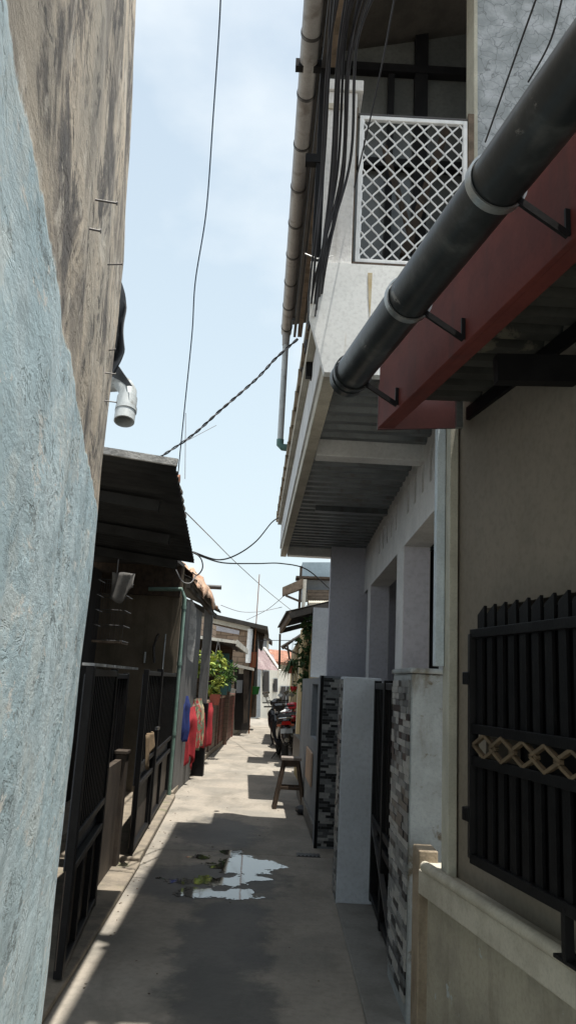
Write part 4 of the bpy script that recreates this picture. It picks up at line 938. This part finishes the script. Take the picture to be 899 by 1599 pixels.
# ---------------------------------------------------------------- near right house
NC = P(712,1200,3.5); NC.z = 0
WN = V((-abs(WD.y), -abs(WD.x)*1.0, 0)).normalized()           # outward normal of the near right wall
nh = thing('near_house', (NC.x+.3, 2.5, 0), 'cream house on the right with a window guard, sill and red eaves', 'house')
def Wp(s, o, z): return NC+WD*s+WN*o+V((0,0,z))             # s metres along the wall towards the viewer, o out of it
def hit(x, y, o=0):                                           # where a sight line meets that wall
    d = RM @ _cd(x, y); e = V((0,0,H)); return e+d*((NC+WN*o-e).dot(WN)/d.dot(WN))
def S(x, y, o=0): h = hit(x, y, o); return (h-NC-WN*o).dot(WD), h.z
s_, zsill = S(690,1375,.05)
s0, gz_t = S(738,990); _, gz_b = S(738,1345)
zt0 = P(720,600,3.5).z+.35
win = (s0+.12, s0+2.2, gz_b+.02, gz_t+.1)
def lwall(s0_, s1_, z0, z1, o0, o1, m_, name, parent=nh, bev=0):
    return MB().prism([Wp(s0_,o0,z0), Wp(s1_,o0,z0), Wp(s1_,o1,z0), Wp(s0_,o1,z0)], (0,0,z1-z0)).build(name, M[m_], parent, bevel=bev)
aW = Wp(0,0,0); bW = Wp(4.5,0,0)
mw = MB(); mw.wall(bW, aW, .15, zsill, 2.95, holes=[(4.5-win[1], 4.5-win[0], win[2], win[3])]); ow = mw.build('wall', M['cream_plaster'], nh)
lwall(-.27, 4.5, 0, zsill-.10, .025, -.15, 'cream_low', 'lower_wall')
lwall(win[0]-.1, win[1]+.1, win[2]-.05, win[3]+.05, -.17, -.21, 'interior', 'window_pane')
lwall(-.27, 4.5, zsill-.11, zsill-.005, .065, -.149, 'sill_stone', 'sill_band', bev=.006)
m = MB(); m.tube([Wp(-.22,.052,zsill+.012), Wp(4.5,.052,zsill+.012)], .024, 12); m.build('sill_roll', M['sill_stone'], nh, smooth=True)
lwall(-.25, 4.5, zsill-.004, zsill+.022, .045, -.10, 'sill_stone', 'sill_top')
# corner trim
MB().box((Wp(0,0,0).x-.042, 3.47, zsill+.02), (Wp(0,0,0).x-.004, 3.6, 3.0)).build('corner_trim', M['trim_cream'], nh, bevel=.003)
MB().box((Wp(0,0,0).x-.085, 3.56, 1.66), (Wp(0,0,0).x-.044, 3.62, 3.0)).build('corner_strip', M['trim_blue'], nh, bevel=.003)
# beige upright trim below the sill's end
tr0 = P(652,1400,3.75); tr1 = P(679,1400,3.75)
MB().box((tr0.x,3.74,0),(tr1.x+.01,3.9,P(665,1328,3.75).z)).build('foot_trim', M['beige_trim'], nh, bevel=.006)
# window guard
wg_ = thing('window_guard', Wp(s0+.8,.1,gz_b), 'black spiked window guard with a row of gold diamonds on the cream wall', 'window guard')
OUT = .10
def Q(s, z, o=OUT): return Wp(s, o, z)
s0g, gz_t = S(740,990,OUT); s0b, gz_b = S(738,1340,OUT); s0g = s0b
LG = 2.2; zb1 = S(742,1138,OUT)[1]; zb2 = S(742,1188,OUT)[1]
m = MB()
for z in (gz_t, zb1, zb2, gz_b): m.bar(Q(s0g,z), Q(s0g+LG,z), .03, .035)
m.bar(Q(s0g,gz_b), Q(s0g,gz_t), .035, .035)
m.build('guard_frame', M['black_metal'], wg_, bevel=.002)
n_ = 26; sp = LG/n_
for i in range(n_):
    s = s0g+.045+i*sp
    for (za_, zb_) in ((zb1+.018, gz_t-.018),(gz_b+.018, zb2-.018)):
        MB().prism([Q(s,za_,OUT+.004), Q(s+.045,za_,OUT+.004), Q(s+.045,zb_,OUT+.004), Q(s,zb_,OUT+.004)], WN*-.012).build('guard_bar', M['black_metal'], wg_)
    zt_ = gz_t+.018
    MB().prism([Q(s-.005,zt_), Q(s+.055,zt_), Q(s+.055,zt_+.088), Q(s-.005,zt_+.055)], WN*-.012).build('spike', M['black_metal'], wg_)
# backing plate just behind the bars
MB().prism([Q(s0g+.02,gz_b,OUT-.02), Q(s0g+LG,gz_b,OUT-.02), Q(s0g+LG,zb2,OUT-.02), Q(s0g+.02,zb2,OUT-.02)], WN*-.004).build('backing_sheet', M['black_metal'], wg_)
MB().prism([Q(s0g+.02,zb1,OUT-.02), Q(s0g+LG,zb1,OUT-.02), Q(s0g+LG,gz_t,OUT-.02), Q(s0g+.02,gz_t,OUT-.02)], WN*-.004).build('backing_sheet', M['black_metal'], wg_)
zc = (zb1+zb2)/2; hh = (zb1-zb2)/2-.018; dw = .15
for i in range(13):
    s = s0g+.03+dw/2+.01+i*dw*.98; m = MB(); r = dw*.62
    c_ = [Q(s-r,zc,OUT+.006), Q(s,zc+hh,OUT+.006), Q(s+r,zc,OUT+.006), Q(s,zc-hh,OUT+.006)]
    off = WN*(.004 if i % 2 else 0)
    for a, b_ in zip(c_, c_[1:]+c_[:1]): m.bar(a+off, b_+off, .012, .016, up=WN)
    m.build('gold_diamond', M['gold_metal'], wg_)
for (yy) in (1060, 1263):
    z = S(730,yy,.05)[1]; MB().bar(Q(s0g-.055,z,OUT), Q(s0g+.0,z,OUT), .045, .05).build('mount_bracket', M['black_metal'], wg_, bevel=.004)
    m = MB(); m.bar(Q(s0g-.045,z,0), Q(s0g-.045,z,OUT), .035, .05); m.build('mount_bracket', M['black_metal'], wg_)
fz = zsill+.03; sF = S(885,1440,OUT)[0]
m = MB(); m.bar(Q(sF,fz), Q(sF,gz_b), .03, .03); m.bar(Q(sF-.06,fz,OUT-.02), Q(sF+.06,fz,OUT-.02), .07, .012); m.build('foot', M['black_metal'], wg_, bevel=.002)

# red eaves
ez = P(590,668,3.3).z; e0_ = P(590,668,3.3); 
def Ep(x, y, s, dx=0, dz=0): return e0_+WD*s+V((dx,0,dz))
SL = 3.2
rd = thing('eaves_roof', (e0_.x+.4, 2.4, ez), 'dark corrugated lean-to roof with a red metal fascia over the near window', 'roof')
eh = .32
MB().prism([e0_, e0_+WD*SL, e0_+WD*SL+V((0,0,eh)), e0_+V((0,0,eh))], V((.02,.004,0))).build('fascia_board', M['red_metal'], rd, bevel=.003)
MB().prism([e0_+V((.02,.0,0)), e0_+WD*SL+V((.02,0,0)), e0_+WD*SL+V((.07,0,0)), e0_+V((.07,0,0))], V((0,0,.012))).build('fascia_flange', M['red_metal'], rd)
re = P(718,668,3.42)
MB().prism([e0_+V((.0,.02,0)), V((re.x,3.42,re.z)), V((re.x,3.42,re.z+.22)), e0_+V((.0,.02,.22))], V((0,.015,0))).build('end_board', mat('red_dark',(.075,.022,.022),(.055,.018,.018),5,rough=.5), rd)
# roof sheet rising to the wall
r0 = e0_+V((.03,0,.12)); r1 = r0+WD*SL
u_ = V((1.15,.20,.10))
rsh = MB(); rsh.corr(r0, r1, r1+u_, r0+u_, 24, .03, trap=True); rsh.build('roof_sheet', M['roof_under'], rd, solid=.002)
for k in (.35, .75):
    MB().bar(r0+u_*k+V((0,0,-.04)), r1+u_*k+V((0,0,-.04)), .04, .06).build('purlin', M['black_metal'], rd)
ca = P(745,600,3.25); cbm = P(899,462,2.55)
MB().bar(ca, ca+(cbm-ca)*1.7, .05, .08).build('rafter', M['wood_dark'], rd)
tb0 = e0_+WD*.80; MB().bar(V((tb0.x+.16,tb0.y,2.66)), V((1.10,tb0.y,2.675)), .05, .10).build('dark_infill_bar', M['black_metal'], rd)  # black bar added to hide the wall top where the roof lies dark
MB().bar(P(716,590,3.33)+V((0,0,.0)), P(716,668,3.33), .03, .03).build('corner_bar', M['steel'], rd)

# black gutter with straps and brackets
ga1 = P(543,592,3.08); rG = .073
gax = lambda s: ga1+WD*s
bg_ = thing('rain_gutter', ga1, 'fat black plastic gutter pipe slung under the near eaves, top right', 'gutter')
MB().pipe(gax(0), gax(3.0), rG, rG-.006, 40).build('pipe', M['pvc_black'], bg_, smooth=True)
MB().pipe(gax(-.012), gax(.03), rG+.005, rG-.003, 40).build('end_collar', M['pvc_black'], bg_, smooth=True)
def sOnG(x, y):   # parameter along the gutter nearest that sight line
    d = (RM @ _cd(x, y)).normalized(); e = V((0,0,H)); w0 = ga1-e; b_ = WD.dot(d); return (b_*d.dot(w0)-WD.dot(w0))/(1-b_*b_)
for (x, y) in ((630,462),(762,277),(538,585)):
    s = sOnG(x, y); s = max(s, .07)
    MB().pipe(gax(s-.013), gax(s+.013), rG+.0085, rG+.003, 40).build('strap', M['steel'] if x > 600 else M['pvc_black'], bg_, smooth=True)
    bk = MB(); a = gax(s)+V((rG*.75,0,-rG*.62)); sf_ = (a-e0_).dot(WD); fb = e0_+WD*sf_; f1 = V((fb.x-.006, fb.y, ez+.015)); f2 = V((fb.x-.006, fb.y, ez+.09))
    bk.bar(a, f1, .02, .010, up=WD); bk.bar(f1, f2, .016, .008, up=WD)
    bk.build('bracket', M['black_metal'], bg_)
for (x, y) in ((700,520),(852,355)):
    s = sOnG(x-60, y-50)
# ---------------------------------------------------------------- right, further on
# boundary wall beyond the far pier
h9 = thing('grey_house', (.8, 10, 0), 'small grey rendered house beyond the tiled pier on the right', 'house')
MB().wall((xc+.02,8.32), (xc-.06,11.6), .16, 0, 1.62, holes=[(.35,1.2,.95,1.55)]).build('front_wall', M['grey_plaster'], h9)
MB().wall((xc+.10,8.6), (xc+.07,9.6), .03, .9, 1.6).build('window_guard', M['black_metal'], h9)
MB().wall((xc-.006,8.32), (xc-.08,11.5), .02, .02, .16).build('plinth', M['apron'], h9)
MB().wall((xc-.02,8.9), (xc-.035,9.9), .02, .45, .80).build('tile_panel', M['peach'], h9)
xg = P(487,1000,10.6).x
MB().box((xg,10.6,1.64),(1.6,10.75,P(500,949,10.6).z)).build('upper_wall', M['grey_plaster'], h9)
h10 = thing('mustard_house', (.9, 13, 0), 'mustard walled house front with a dark doorway behind the stool', 'house')
xm_ = P(466,1060,14.0).x
MB().wall((xm_+.10,11.9), (xm_,14.2), .2, 0, 2.5, holes=[(.2,1.4,0,2.1)]).build('wall', M['mustard'], h10)
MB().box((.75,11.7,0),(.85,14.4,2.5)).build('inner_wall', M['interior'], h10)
MB().wall((xm_+.02,11.7),(xm_-.06,13.4),.1,.3,.72).build('ledge', M['dark_metal'], h10)
# dark tree/vine hanging
vn = bush((P(478,1060,12.2).x+.05,12.0,1.7), 'dark green creeper hanging under the right awning', [(0,0,.5,.2),(0,.2,.2,.2),(0,.1,-.1,.16),(.02,0,.75,.16)], [M['leaf_dark'], M['leaf_dark']], 620, .11, 11, None, name='creeper')
# awning 2 right
aw3 = thing('corrugated_awning', P(465,960,12), 'small dark awning on the right reaching out over the stool', 'awning')
wa, wb = P(487,949,10.7), P(448,951,11.2)
q0_ = P(432,985,13.3)
rr0 = V((.70,10.65,P(487,951,10.7).z+.02)); 
pA = V((P(447,953,10.7).x,10.7,P(447,953,10.7).z)); pB = V((P(433,979,13.4).x,13.4,P(433,979,13.4).z)); sl = V((.75,0,.22))
MB().corr(pA, pB, pB+sl, pA+sl, 14, .025).build('roof_sheet', M['dark_roof2'], aw3, smooth=True, solid=.008)
MB().bar(pA+V((.06,0,-.06)), pB+V((.06,0,-.06)), .04, .10).build('edge_beam', M['timber'], aw3)
for k in (0,.5,1): MB().bar(pA.lerp(pB,k)+V((.05,.02,-.07)), pA.lerp(pB,k)+sl+V((0,.02,-.07)), .05, .08).build('rafter', M['dark_roof2'], aw3)
# second small roof beyond
aw4 = thing('lean_to_roof', P(450,1005,20), 'ragged little roof on the right above the spiky hanging plant', 'roof')
m = MB(); m.corr(P(438,1009,20), P(440,1012,24), P(475,985,24), P(470,990,20), 8, .05); m.build('roof_sheet', M['dark_roof2'], aw4, solid=.02)
m = MB(); m.bar(P(437,990,22), P(436,1045,22), .06); m.bar(P(440,1010,20), P(470,1024,20), .05); m.bar(P(448,1004,20), P(452,1030,20), .05); m.build('post', M['wood_dark'], aw4)
# house wall behind the scooters (far right side)
h11 = thing('corner_house', (.9, 22, 0), 'dim house front with a white door frame behind the parked scooters', 'house')
MB().wall((P(466,1080,15.2).x+.1,15.0), (P(458,1080,30).x-.15,30), .3, 0, 2.7, holes=[(1,2,0,2.1),(4,5.2,0,2.1)]).build('wall', M['mustard'], h11)
MB().box((1.4,15,0),(1.5,30,2.7)).build('inner_wall', M['interior'], h11)
MB().box((P(465,1060,15.0).x,14.95,0),(P(467.5,1060,15.0).x+.01,15.0,2.2)).build('door_frame', M['far_white'], h11)
# spiky hanging plant
sp_ = thing('hanging_plant', P(454,1045,17), 'spiky dark spider plant hanging above the scooters', 'plant', 'hanging pot plants')
c = P(455,1040,17); m = MB(); rnd = random.Random(9)
for i in range(120):
    a = rnd.uniform(0, 6.283); r = rnd.uniform(.15,.34); hh_ = rnd.uniform(.02,.16); dr = rnd.uniform(.1,.38)
    dx, dy = math.cos(a), math.sin(a); pts = [c+V((dx*r*t, dy*r*t, hh_*math.sin(t*2)*1.4-dr*t*t)) for t in (0,.25,.5,.75,1)]
    sd_ = V((-dy,dx,0)); ws = [.007,.014,.013,.009,.001]
    vs = []
    for p, w_ in zip(pts, ws): vs += [p-sd_*w_, p+sd_*w_]
    m.add(vs, [(k*2,k*2+1,k*2+3,k*2+2) for k in range(4)])
m.build('leaves', M['leaf_dark'], sp_)
MB().tube([c+V((0,0,-.16)), c+V((0,0,-.0))], [.07,.10], 12).build('pot', M['pot_terra'], sp_, smooth=True)
MB().tube([c, c+V((0,0,.6))], .006, 5).build('hanger', M['cable_grey'], sp_)
hanging_plant(P(458,1080,18.5), 'little red hanging pot under the spiky plant', .10, DM, 21, pot='bike_red', n=60, ln=.08)
# upper far right building
h12 = thing('timber_house', (1.1, 17, 0), 'patched upper house of blue grey sheet and boards above the right awning', 'house')
MB().prism([P(472,878,16), P(545,878,16), P(545,905,16), P(472,905,16)], (0,2,0)).build('upper_sheet', mat('blue_sheet',(.30,.38,.44),(.24,.31,.36),2), h12)
MB().prism([P(474,905,15.9), P(545,905,15.9), P(545,925,15.9), P(474,925,15.9)], (0,2,0)).build('mid_wall', M['grey_plaster'], h12)
m = MB()
for k in range(5): y0_ = 921+k*5; m.prism([P(480,y0_,15.7), P(545,y0_,15.7), P(545,y0_+4.4,15.7), P(480,y0_+4.4,15.7)], (0,.1,0))
m.build('board_wall', M['timber'], h12)
MB().prism([P(462,899,15.6), P(520,901,15.6), P(520,904,15.6), P(462,902,15.6)], (0,.5,0)).build('ledge', M['wood_dark'], h12)
MB().bar(P(476,905,15.5), P(473,952,15.5), .07).build('post', M['far_white'], h12)
MB().bar(P(470,884,15.4), P(467,952,15.4), .05).build('dark_post', M['wood_dark'], h12)
MB().prism([P(441,917,15.3), P(473,903,15.3), P(473,918,15.3), P(441,930,15.3)], (0,1.2,.1)).build('eave', M['timber'], h12)
MB().bar(P(446,930,15.3), P(470,940,15.3), .04).build('eave_bracket', M['wood_dark'], h12)
MB().prism([P(478,945,15.0), P(545,945,15.0), P(545,1060,15.0), P(480,1060,15.0)], (0,.5,0)).build('lower_wall', M['grey_plaster'], h12)
m = MB(); 
for k in range(9): q = P(484+k*3.6,942,14.9); m.tube([q+V((0,-.1,-.02)), q+V((0,.35,.06))], .028, 8)
m.build('tile_edge', M['sill_stone'], h12, smooth=True)

# ---------------------------------------------------------------- stool
sb = G(446,1262); SX = G(430,1262).x+.17; SYY = 10.35
st = thing('stool', (SX, SYY, 0), 'dark wooden stool with splayed legs standing by the right wall', 'stool')
hS = .62
MB().box((SX-.13,SYY-.12,hS-.035),(SX+.13,SYY+.12,hS)).build('seat', M['wood_top'], st, bevel=.005)
MB().box((SX-.105,SYY-.10,hS-.11),(SX+.105,SYY+.10,hS-.036)).build('apron', M['wood_dark'], st)
for sx_ in (-1,1):
    for sy in (-1,1):
        MB().bar((SX+sx_*.085,SYY+sy*.075,hS-.04), (SX+sx_*.19,SYY+sy*.15,0), .042, .042).build('leg', M['wood_dark'], st, bevel=.003)
for sy in (-1,1): MB().bar((SX-.14,SYY+sy*.115,.25),(SX+.14,SYY+sy*.115,.25),.03,.035).build('stretcher', M['wood_dark'], st)
for sx_ in (-1,1): MB().bar((SX+sx_*.14,SYY-.12,.30),(SX+sx_*.14,SYY+.12,.30),.03,.035).build('stretcher', M['wood_dark'], st)
# litter bag by the stool
rb_ = MB(); rnd = random.Random(5); c = V((SX+.16,SYY-.45,.05))
def bagf(u, v):
    a = u*6.2832; t = v*math.pi; r = .09*math.sin(t)*(1+.25*noise.noise(V((math.cos(a)*2,math.sin(a)*2,v*4)))); return c+V((math.cos(a)*r, math.sin(a)*r, -.05+.11*(1-math.cos(t))/2))
tag(MB().sheet(bagf, 20, 10).build('rubbish_bag', M['tarp_black'], smooth=True), 'small dark crumpled bag on the ground at the foot of the stool', 'bag')

# ---------------------------------------------------------------- scooters
def scooter(x, y, rot, cbody, cseat, label, lean=0):
    t_ = thing('motor_scooter', (x,y,0), label, 'scooter', 'scooters parked in a row on the right')
    ca_, sa = math.cos(rot), math.sin(rot); cl, sl_ = math.cos(lean), math.sin(lean)
    def T(p):   # local: +y forward (away), x right
        px, py, pz = p; px2 = px*cl+pz*sl_; pz2 = pz*cl-px*sl_
        return V((x+px2*ca_-py*sa, y+px2*sa+py*ca_, pz2))
    def loft(secs, name, m_, n=16, parent=t_):   # secs: (y, zc, hw, hh, power)
        m = MB(); vs = []
        for (yy, zc_, hw, hh_) in secs:
            for j in range(n):
                a = 2*math.pi*j/n; ca2, sa2 = math.cos(a), math.sin(a)
                vs.append(T((hw*math.copysign(abs(ca2)**.7, ca2), yy, zc_+hh_*math.copysign(abs(sa2)**.7, sa2))))
        k = len(secs); fs = [(i*n+j, i*n+(j+1) % n, (i+1)*n+(j+1) % n, (i+1)*n+j) for i in range(k-1) for j in range(n)]
        fs += [tuple(range(n-1,-1,-1)), tuple((k-1)*n+j for j in range(n))]
        m.add(vs, fs); return m.build(name, M[m_], parent, smooth=True)
    def wheel(yc, r, wd):
        m = MB(); pts = [T((0, yc+(r-wd)*math.cos(a*math.pi/14), r+(r-wd)*math.sin(a*math.pi/14))) for a in range(29)]
        m.tube(pts, wd, 10, cap=False); wh = m.build('wheel', M['rubber'], t_, smooth=True)
        m = MB(); pts = [T((0, yc+(r-2*wd)*math.cos(a*math.pi/12), r+(r-2*wd)*math.sin(a*math.pi/12))) for a in range(25)]
        m.tube(pts, .012, 8, cap=False)
        for k in range(5): a = k*2*math.pi/5; m.bar(T((0,yc,r)), T((0,yc+(r-2*wd)*math.cos(a), r+(r-2*wd)*math.sin(a))), .03, .03)
        m.build('rim', M['chrome'], wh, smooth=True)
    wheel(0, .26, .05); wheel(1.27, .26, .045)
    loft([(-.36,.80,.05,.02),(-.30,.80,.10,.06),(-.1,.74,.14,.12),(.2,.66,.15,.16),(.45,.55,.13,.14),(.55,.45,.10,.08)], 'rear_body', cbody)
    loft([(-.30,.86,.08,.02),(-.22,.88,.13,.035),(.1,.87,.14,.05),(.35,.83,.13,.05),(.55,.80,.09,.03)], 'seat', cseat)
    loft([(-.40,.45,.06,.10),(-.36,.50,.09,.18),(-.28,.56,.10,.20),(-.12,.62,.10,.14)], 'rear_fender', 'bike_black')
    loft([(.5,.30,.14,.04),(.8,.30,.14,.045),(.95,.34,.13,.06)], 'floorboard', 'bike_black')
    loft([(.88,.55,.17,.22),(.98,.62,.19,.28),(1.08,.66,.14,.26),(1.16,.68,.06,.18)], 'front_shield', cbody)
    loft([(1.02,.52,.06,.05),(1.2,.56,.07,.04),(1.42,.52,.06,.03),(1.52,.42,.04,.03)], 'front_fender', cbody)
    loft([(.86,1.02,.10,.05),(.93,1.03,.13,.08),(1.02,1.0,.09,.07)], 'handlebar_cowl', cbody)
    m = MB(); m.tube([T((0,1.1,.5)), T((0,.94,1.0))], .025, 8); m.build('steering_column', M['bike_black'], t_, smooth=True)
    for s in (-1,1):
        m = MB(); m.tube([T((s*.08,.93,1.04)), T((s*.33,.86,1.05))], .017, 8); m.build('grip', M['rubber'], t_, smooth=True)
        m = MB(); m.tube([T((s*.22,.9,1.06)), T((s*.28,.88,1.25))], .006, 6); mi = m.build('mirror', M['bike_black'], t_)
        pts = [T((s*.28+.06*math.cos(k*math.pi/8), .875, 1.28+.04*math.sin(k*math.pi/8))) for k in range(16)]
        MB().prism(pts, T((0,1,0))*0+(T((0,.02,0))-T((0,0,0)))).build('mirror_glass', M['chrome'], mi)
        m = MB(); m.tube([T((s*.11,-.28,.72)), T((s*.17,-.30,.72))], [.03,.02], 8); m.build('turn_signal', M['orange_paint'], t_, smooth=True)
    pts = [T((a, -.385, b_)) for a, b_ in ((-.10,.73),(.10,.73),(.08,.80),(-.08,.80))]
    MB().prism(pts, (T((0,.03,0))-T((0,0,0)))).build('tail_light', M['lamp_red'], t_)
    pts = [T((a, -.43, b_)) for a, b_ in ((-.12,.57),(.12,.57),(.12,.66),(-.12,.66))]
    MB().prism(pts, (T((0,.006,0))-T((0,0,0)))).build('number_plate', M['grey_plaster'], t_)
    m = MB(); m.tube([T((.0,-.41,.44)), T((.0,-.425,.44))], [.05,.045], 14); m.build('reflector', M['chrome'], t_, smooth=True)
    m = MB(); m.tube([T((.14,.35,.28)), T((.15,.0,.30)), T((.16,-.32,.36))], [.03,.05,.045], 12); m.build('exhaust', M['dark_metal'], t_, smooth=True)
    m = MB(); m.tube([T((-.13,-.1,.84)), T((-.13,-.36,.86)), T((0,-.42,.87)), T((.13,-.36,.86)), T((.13,-.1,.84))], .013, 8); m.build('grab_rail', M['chrome'], t_, smooth=True)
    m = MB(); m.tube([T((-.06,.35,.24)), T((-.25,.42,.0))], .012, 6); m.tube([T((.02,.35,.24)), T((.12,.40,.0))], .012, 6); m.build('kick_stand', M['dark_metal'], t_)
    return t_
sx0 = G(452,1190).x
scooter(P(447,1150,16.2).x, 16.3, .10, 'bike_black', 'rubber', 'nearest scooter, all black, seen from behind past the stool', -.08)
scooter(P(461,1125,17.9).x, 17.9, -.02, 'bike_red', 'rubber', 'red scooter just beyond the black one', -.08)
scooter(P(444,1125,19.3).x, 19.4, .18, 'bike_black', 'bike_white', 'black scooter with a pale seat behind the red one', -.08)
scooter(P(452,1110,21.5).x, 21.5, .3, 'bike_black', 'bike_black', 'farthest dark scooter in the row, handlebars toward the white house', -.08)

# ---------------------------------------------------------------- cables
def cable(pts, r, m_, label, name='overhead_cable', group=None, n=6):
    o = MB().tube(pts, r, n).build(name, M[m_], smooth=True); return tag(o, label, 'cable', group)
def crv(px, Y0, Y1, k=10):     # smooth polyline through sight lines with distance going Y0->Y1
    pts = [P(x, y, Y0+(Y1-Y0)*i/(len(px)-1)) for i, (x, y) in enumerate(px)]; out_ = []
    for i in range(len(pts)-1):
        p0_ = pts[max(i-1,0)]; p1_ = pts[i]; p2_ = pts[i+1]; p3_ = pts[min(i+2,len(pts)-1)]
        for j in range(k):
            t = j/k; out_.append(.5*((2*p1_)+(p2_-p0_)*t+(2*p0_-5*p1_+4*p2_-p3_)*t*t+(-p0_+3*p1_-3*p2_+p3_)*t**3))
    return out_+[pts[-1]]
cable(crv([(346,-60),(343,30),(333,180),(322,330),(305,440),(300,520),(289,630),(282,700),(278,742)], 3.4, 6.5), .0045, 'cable_blue', 'single thin blue cable running down the middle of the sky to the left roofs')
# twisted pair
def twist(px, Y0, Y1, r, label):
    base_ = crv(px, Y0, Y1, 40); m = MB()
    for s in (0, math.pi):
        pts = []; L_ = 0
        for i, p in enumerate(base_):
            if i: L_ += (p-base_[i-1]).length
            d = (base_[min(i+1,len(base_)-1)]-base_[max(i-1,0)]).normalized(); u = d.cross(V((0,0,1))).normalized(); w_ = d.cross(u); a = L_*2*math.pi/.16+s
            pts.append(p+(u*math.cos(a)+w_*math.sin(a))*r)
        m.tube(pts, r*.95, 6, m=0 if s == 0 else 1)
    return tag(m.build('twisted_cable', [M['cable'], M['cable_grey']], smooth=True), label, 'cable')
twist([(465,529),(430,560),(400,592),(345,640),(300,680),(250,714)], 6.0, 6.3, .0065, 'twisted black and grey cable slanting from the balcony house to the left awning')
cable(crv([(436,808),(424,816),(400,845),(370,866),(340,874),(302,862)], 9.0, 6.4), .007, 'cable', 'upper of the two dark cables sagging from the balcony end to the black awning')
cable(crv([(520,925),(480,890),(440,880),(400,880),(350,879),(318,870),(300,862)], 9.3, 6.4), .007, 'cable', 'lower cable sagging across from beneath the balcony to the black awning')
cable(crv([(300,862),(308,866),(315,875),(316,888),(308,898),(300,893)], 6.4, 6.4), .006, 'cable', 'loose loop of black cable hanging from the corner of the black awning')
cable(crv([(275,890),(285,908),(298,910),(306,898)], 6.3, 6.4), .005, 'cable_grey', 'short pale loop of wire tucked under the black awning')
cable(crv([(290,800),(330,840),(370,880),(420,925),(470,965)], 9, 22), .008, 'cable_grey', 'thin faint wire slanting down past the orange tarp')
cable(crv([(345,945),(375,955),(405,955),(440,948)], 14, 16), .006, 'cable_grey', 'thin wire sagging low over the far alley, above the tan block house')
cable(crv([(385,968),(410,956),(430,942),(470,905)], 22, 16), .007, 'cable_grey', 'thin wire rising to the patched timber house')
cable(crv([(400,1000),(430,1000),(465,1000)], 24, 24), .012, 'cable', 'level wire over the bend, by the ragged little roof')
# bundle along the balcony house
rnd = random.Random(12)
ends = [((545,-40),(497,440)),((552,-40),(500,425)),((560,-40),(498,430)),((568,-40),(505,435)),((575,-40),(490,445)),((582,-40),(495,470)),((590,-40),(503,410)),((536,-40),(488,450)),((520,-40),(484,440)),((600,-40),(508,400)),((528,-40),(492,400)),((556,-40),(494,450)),((563,-40),(501,440)),((578,-40),(506,420)),((548,-40),(496,460))]
for i, ((x0, y0), (x1, y1)) in enumerate(ends):
    bow = rnd.uniform(-4,8); mx_, my_ = (x0+x1)/2-bow, (y0+y1)/2
    pp_ = [(x0,y0,2.5),(mx_+7,my_-110,2.85),(mx_-3,my_+70,3.2),(x1,y1,3.40),(x1-9-rnd.random()*4,y1+110,4.6),(x1-40-rnd.random()*6,y1+330,8.4)]
    q3 = [P(*p) for p in pp_]; out3 = []
    for k in range(5):
        a0_, a1_, a2_, a3_ = q3[max(k-1,0)], q3[k], q3[k+1], q3[min(k+2,5)]
        for j_ in range(10):
            t = j_/10; out3.append(.5*((2*a1_)+(a2_-a0_)*t+(2*a0_-5*a1_+4*a2_-a3_)*t*t+(-a0_+3*a1_-3*a2_+a3_)*t**3))
    cable(out3+[q3[-1]], .0042+rnd.random()*.0028, 'cable', 'one black cable of the thick bundle running down past the balcony post', group='cable bundle by the balcony')
cable(crv([(622,-40),(590,130),(545,330),(500,560)], 2.6, 4.2), .004, 'cable', 'stray cable right of the bundle, crossing the white grille edge')
cable(crv([(850,-40),(800,100),(757,222)], 2.2, 2.9), .004, 'cable', 'left wire of the two crossing the crackled wall')
cable(crv([(885,-40),(860,60),(824,128)], 2.2, 2.6), .004, 'cable', 'right wire of the two crossing the crackled wall')
tp = MB(); a = P(478,398,4.2); tp.tube([P(476,396,3.4), P(495,404,3.4), P(520,400,3.4)], .003, 6); tag(tp.build('cable_tie', M['white_paint']), 'white tie holding the cable bundle', 'cable tie')
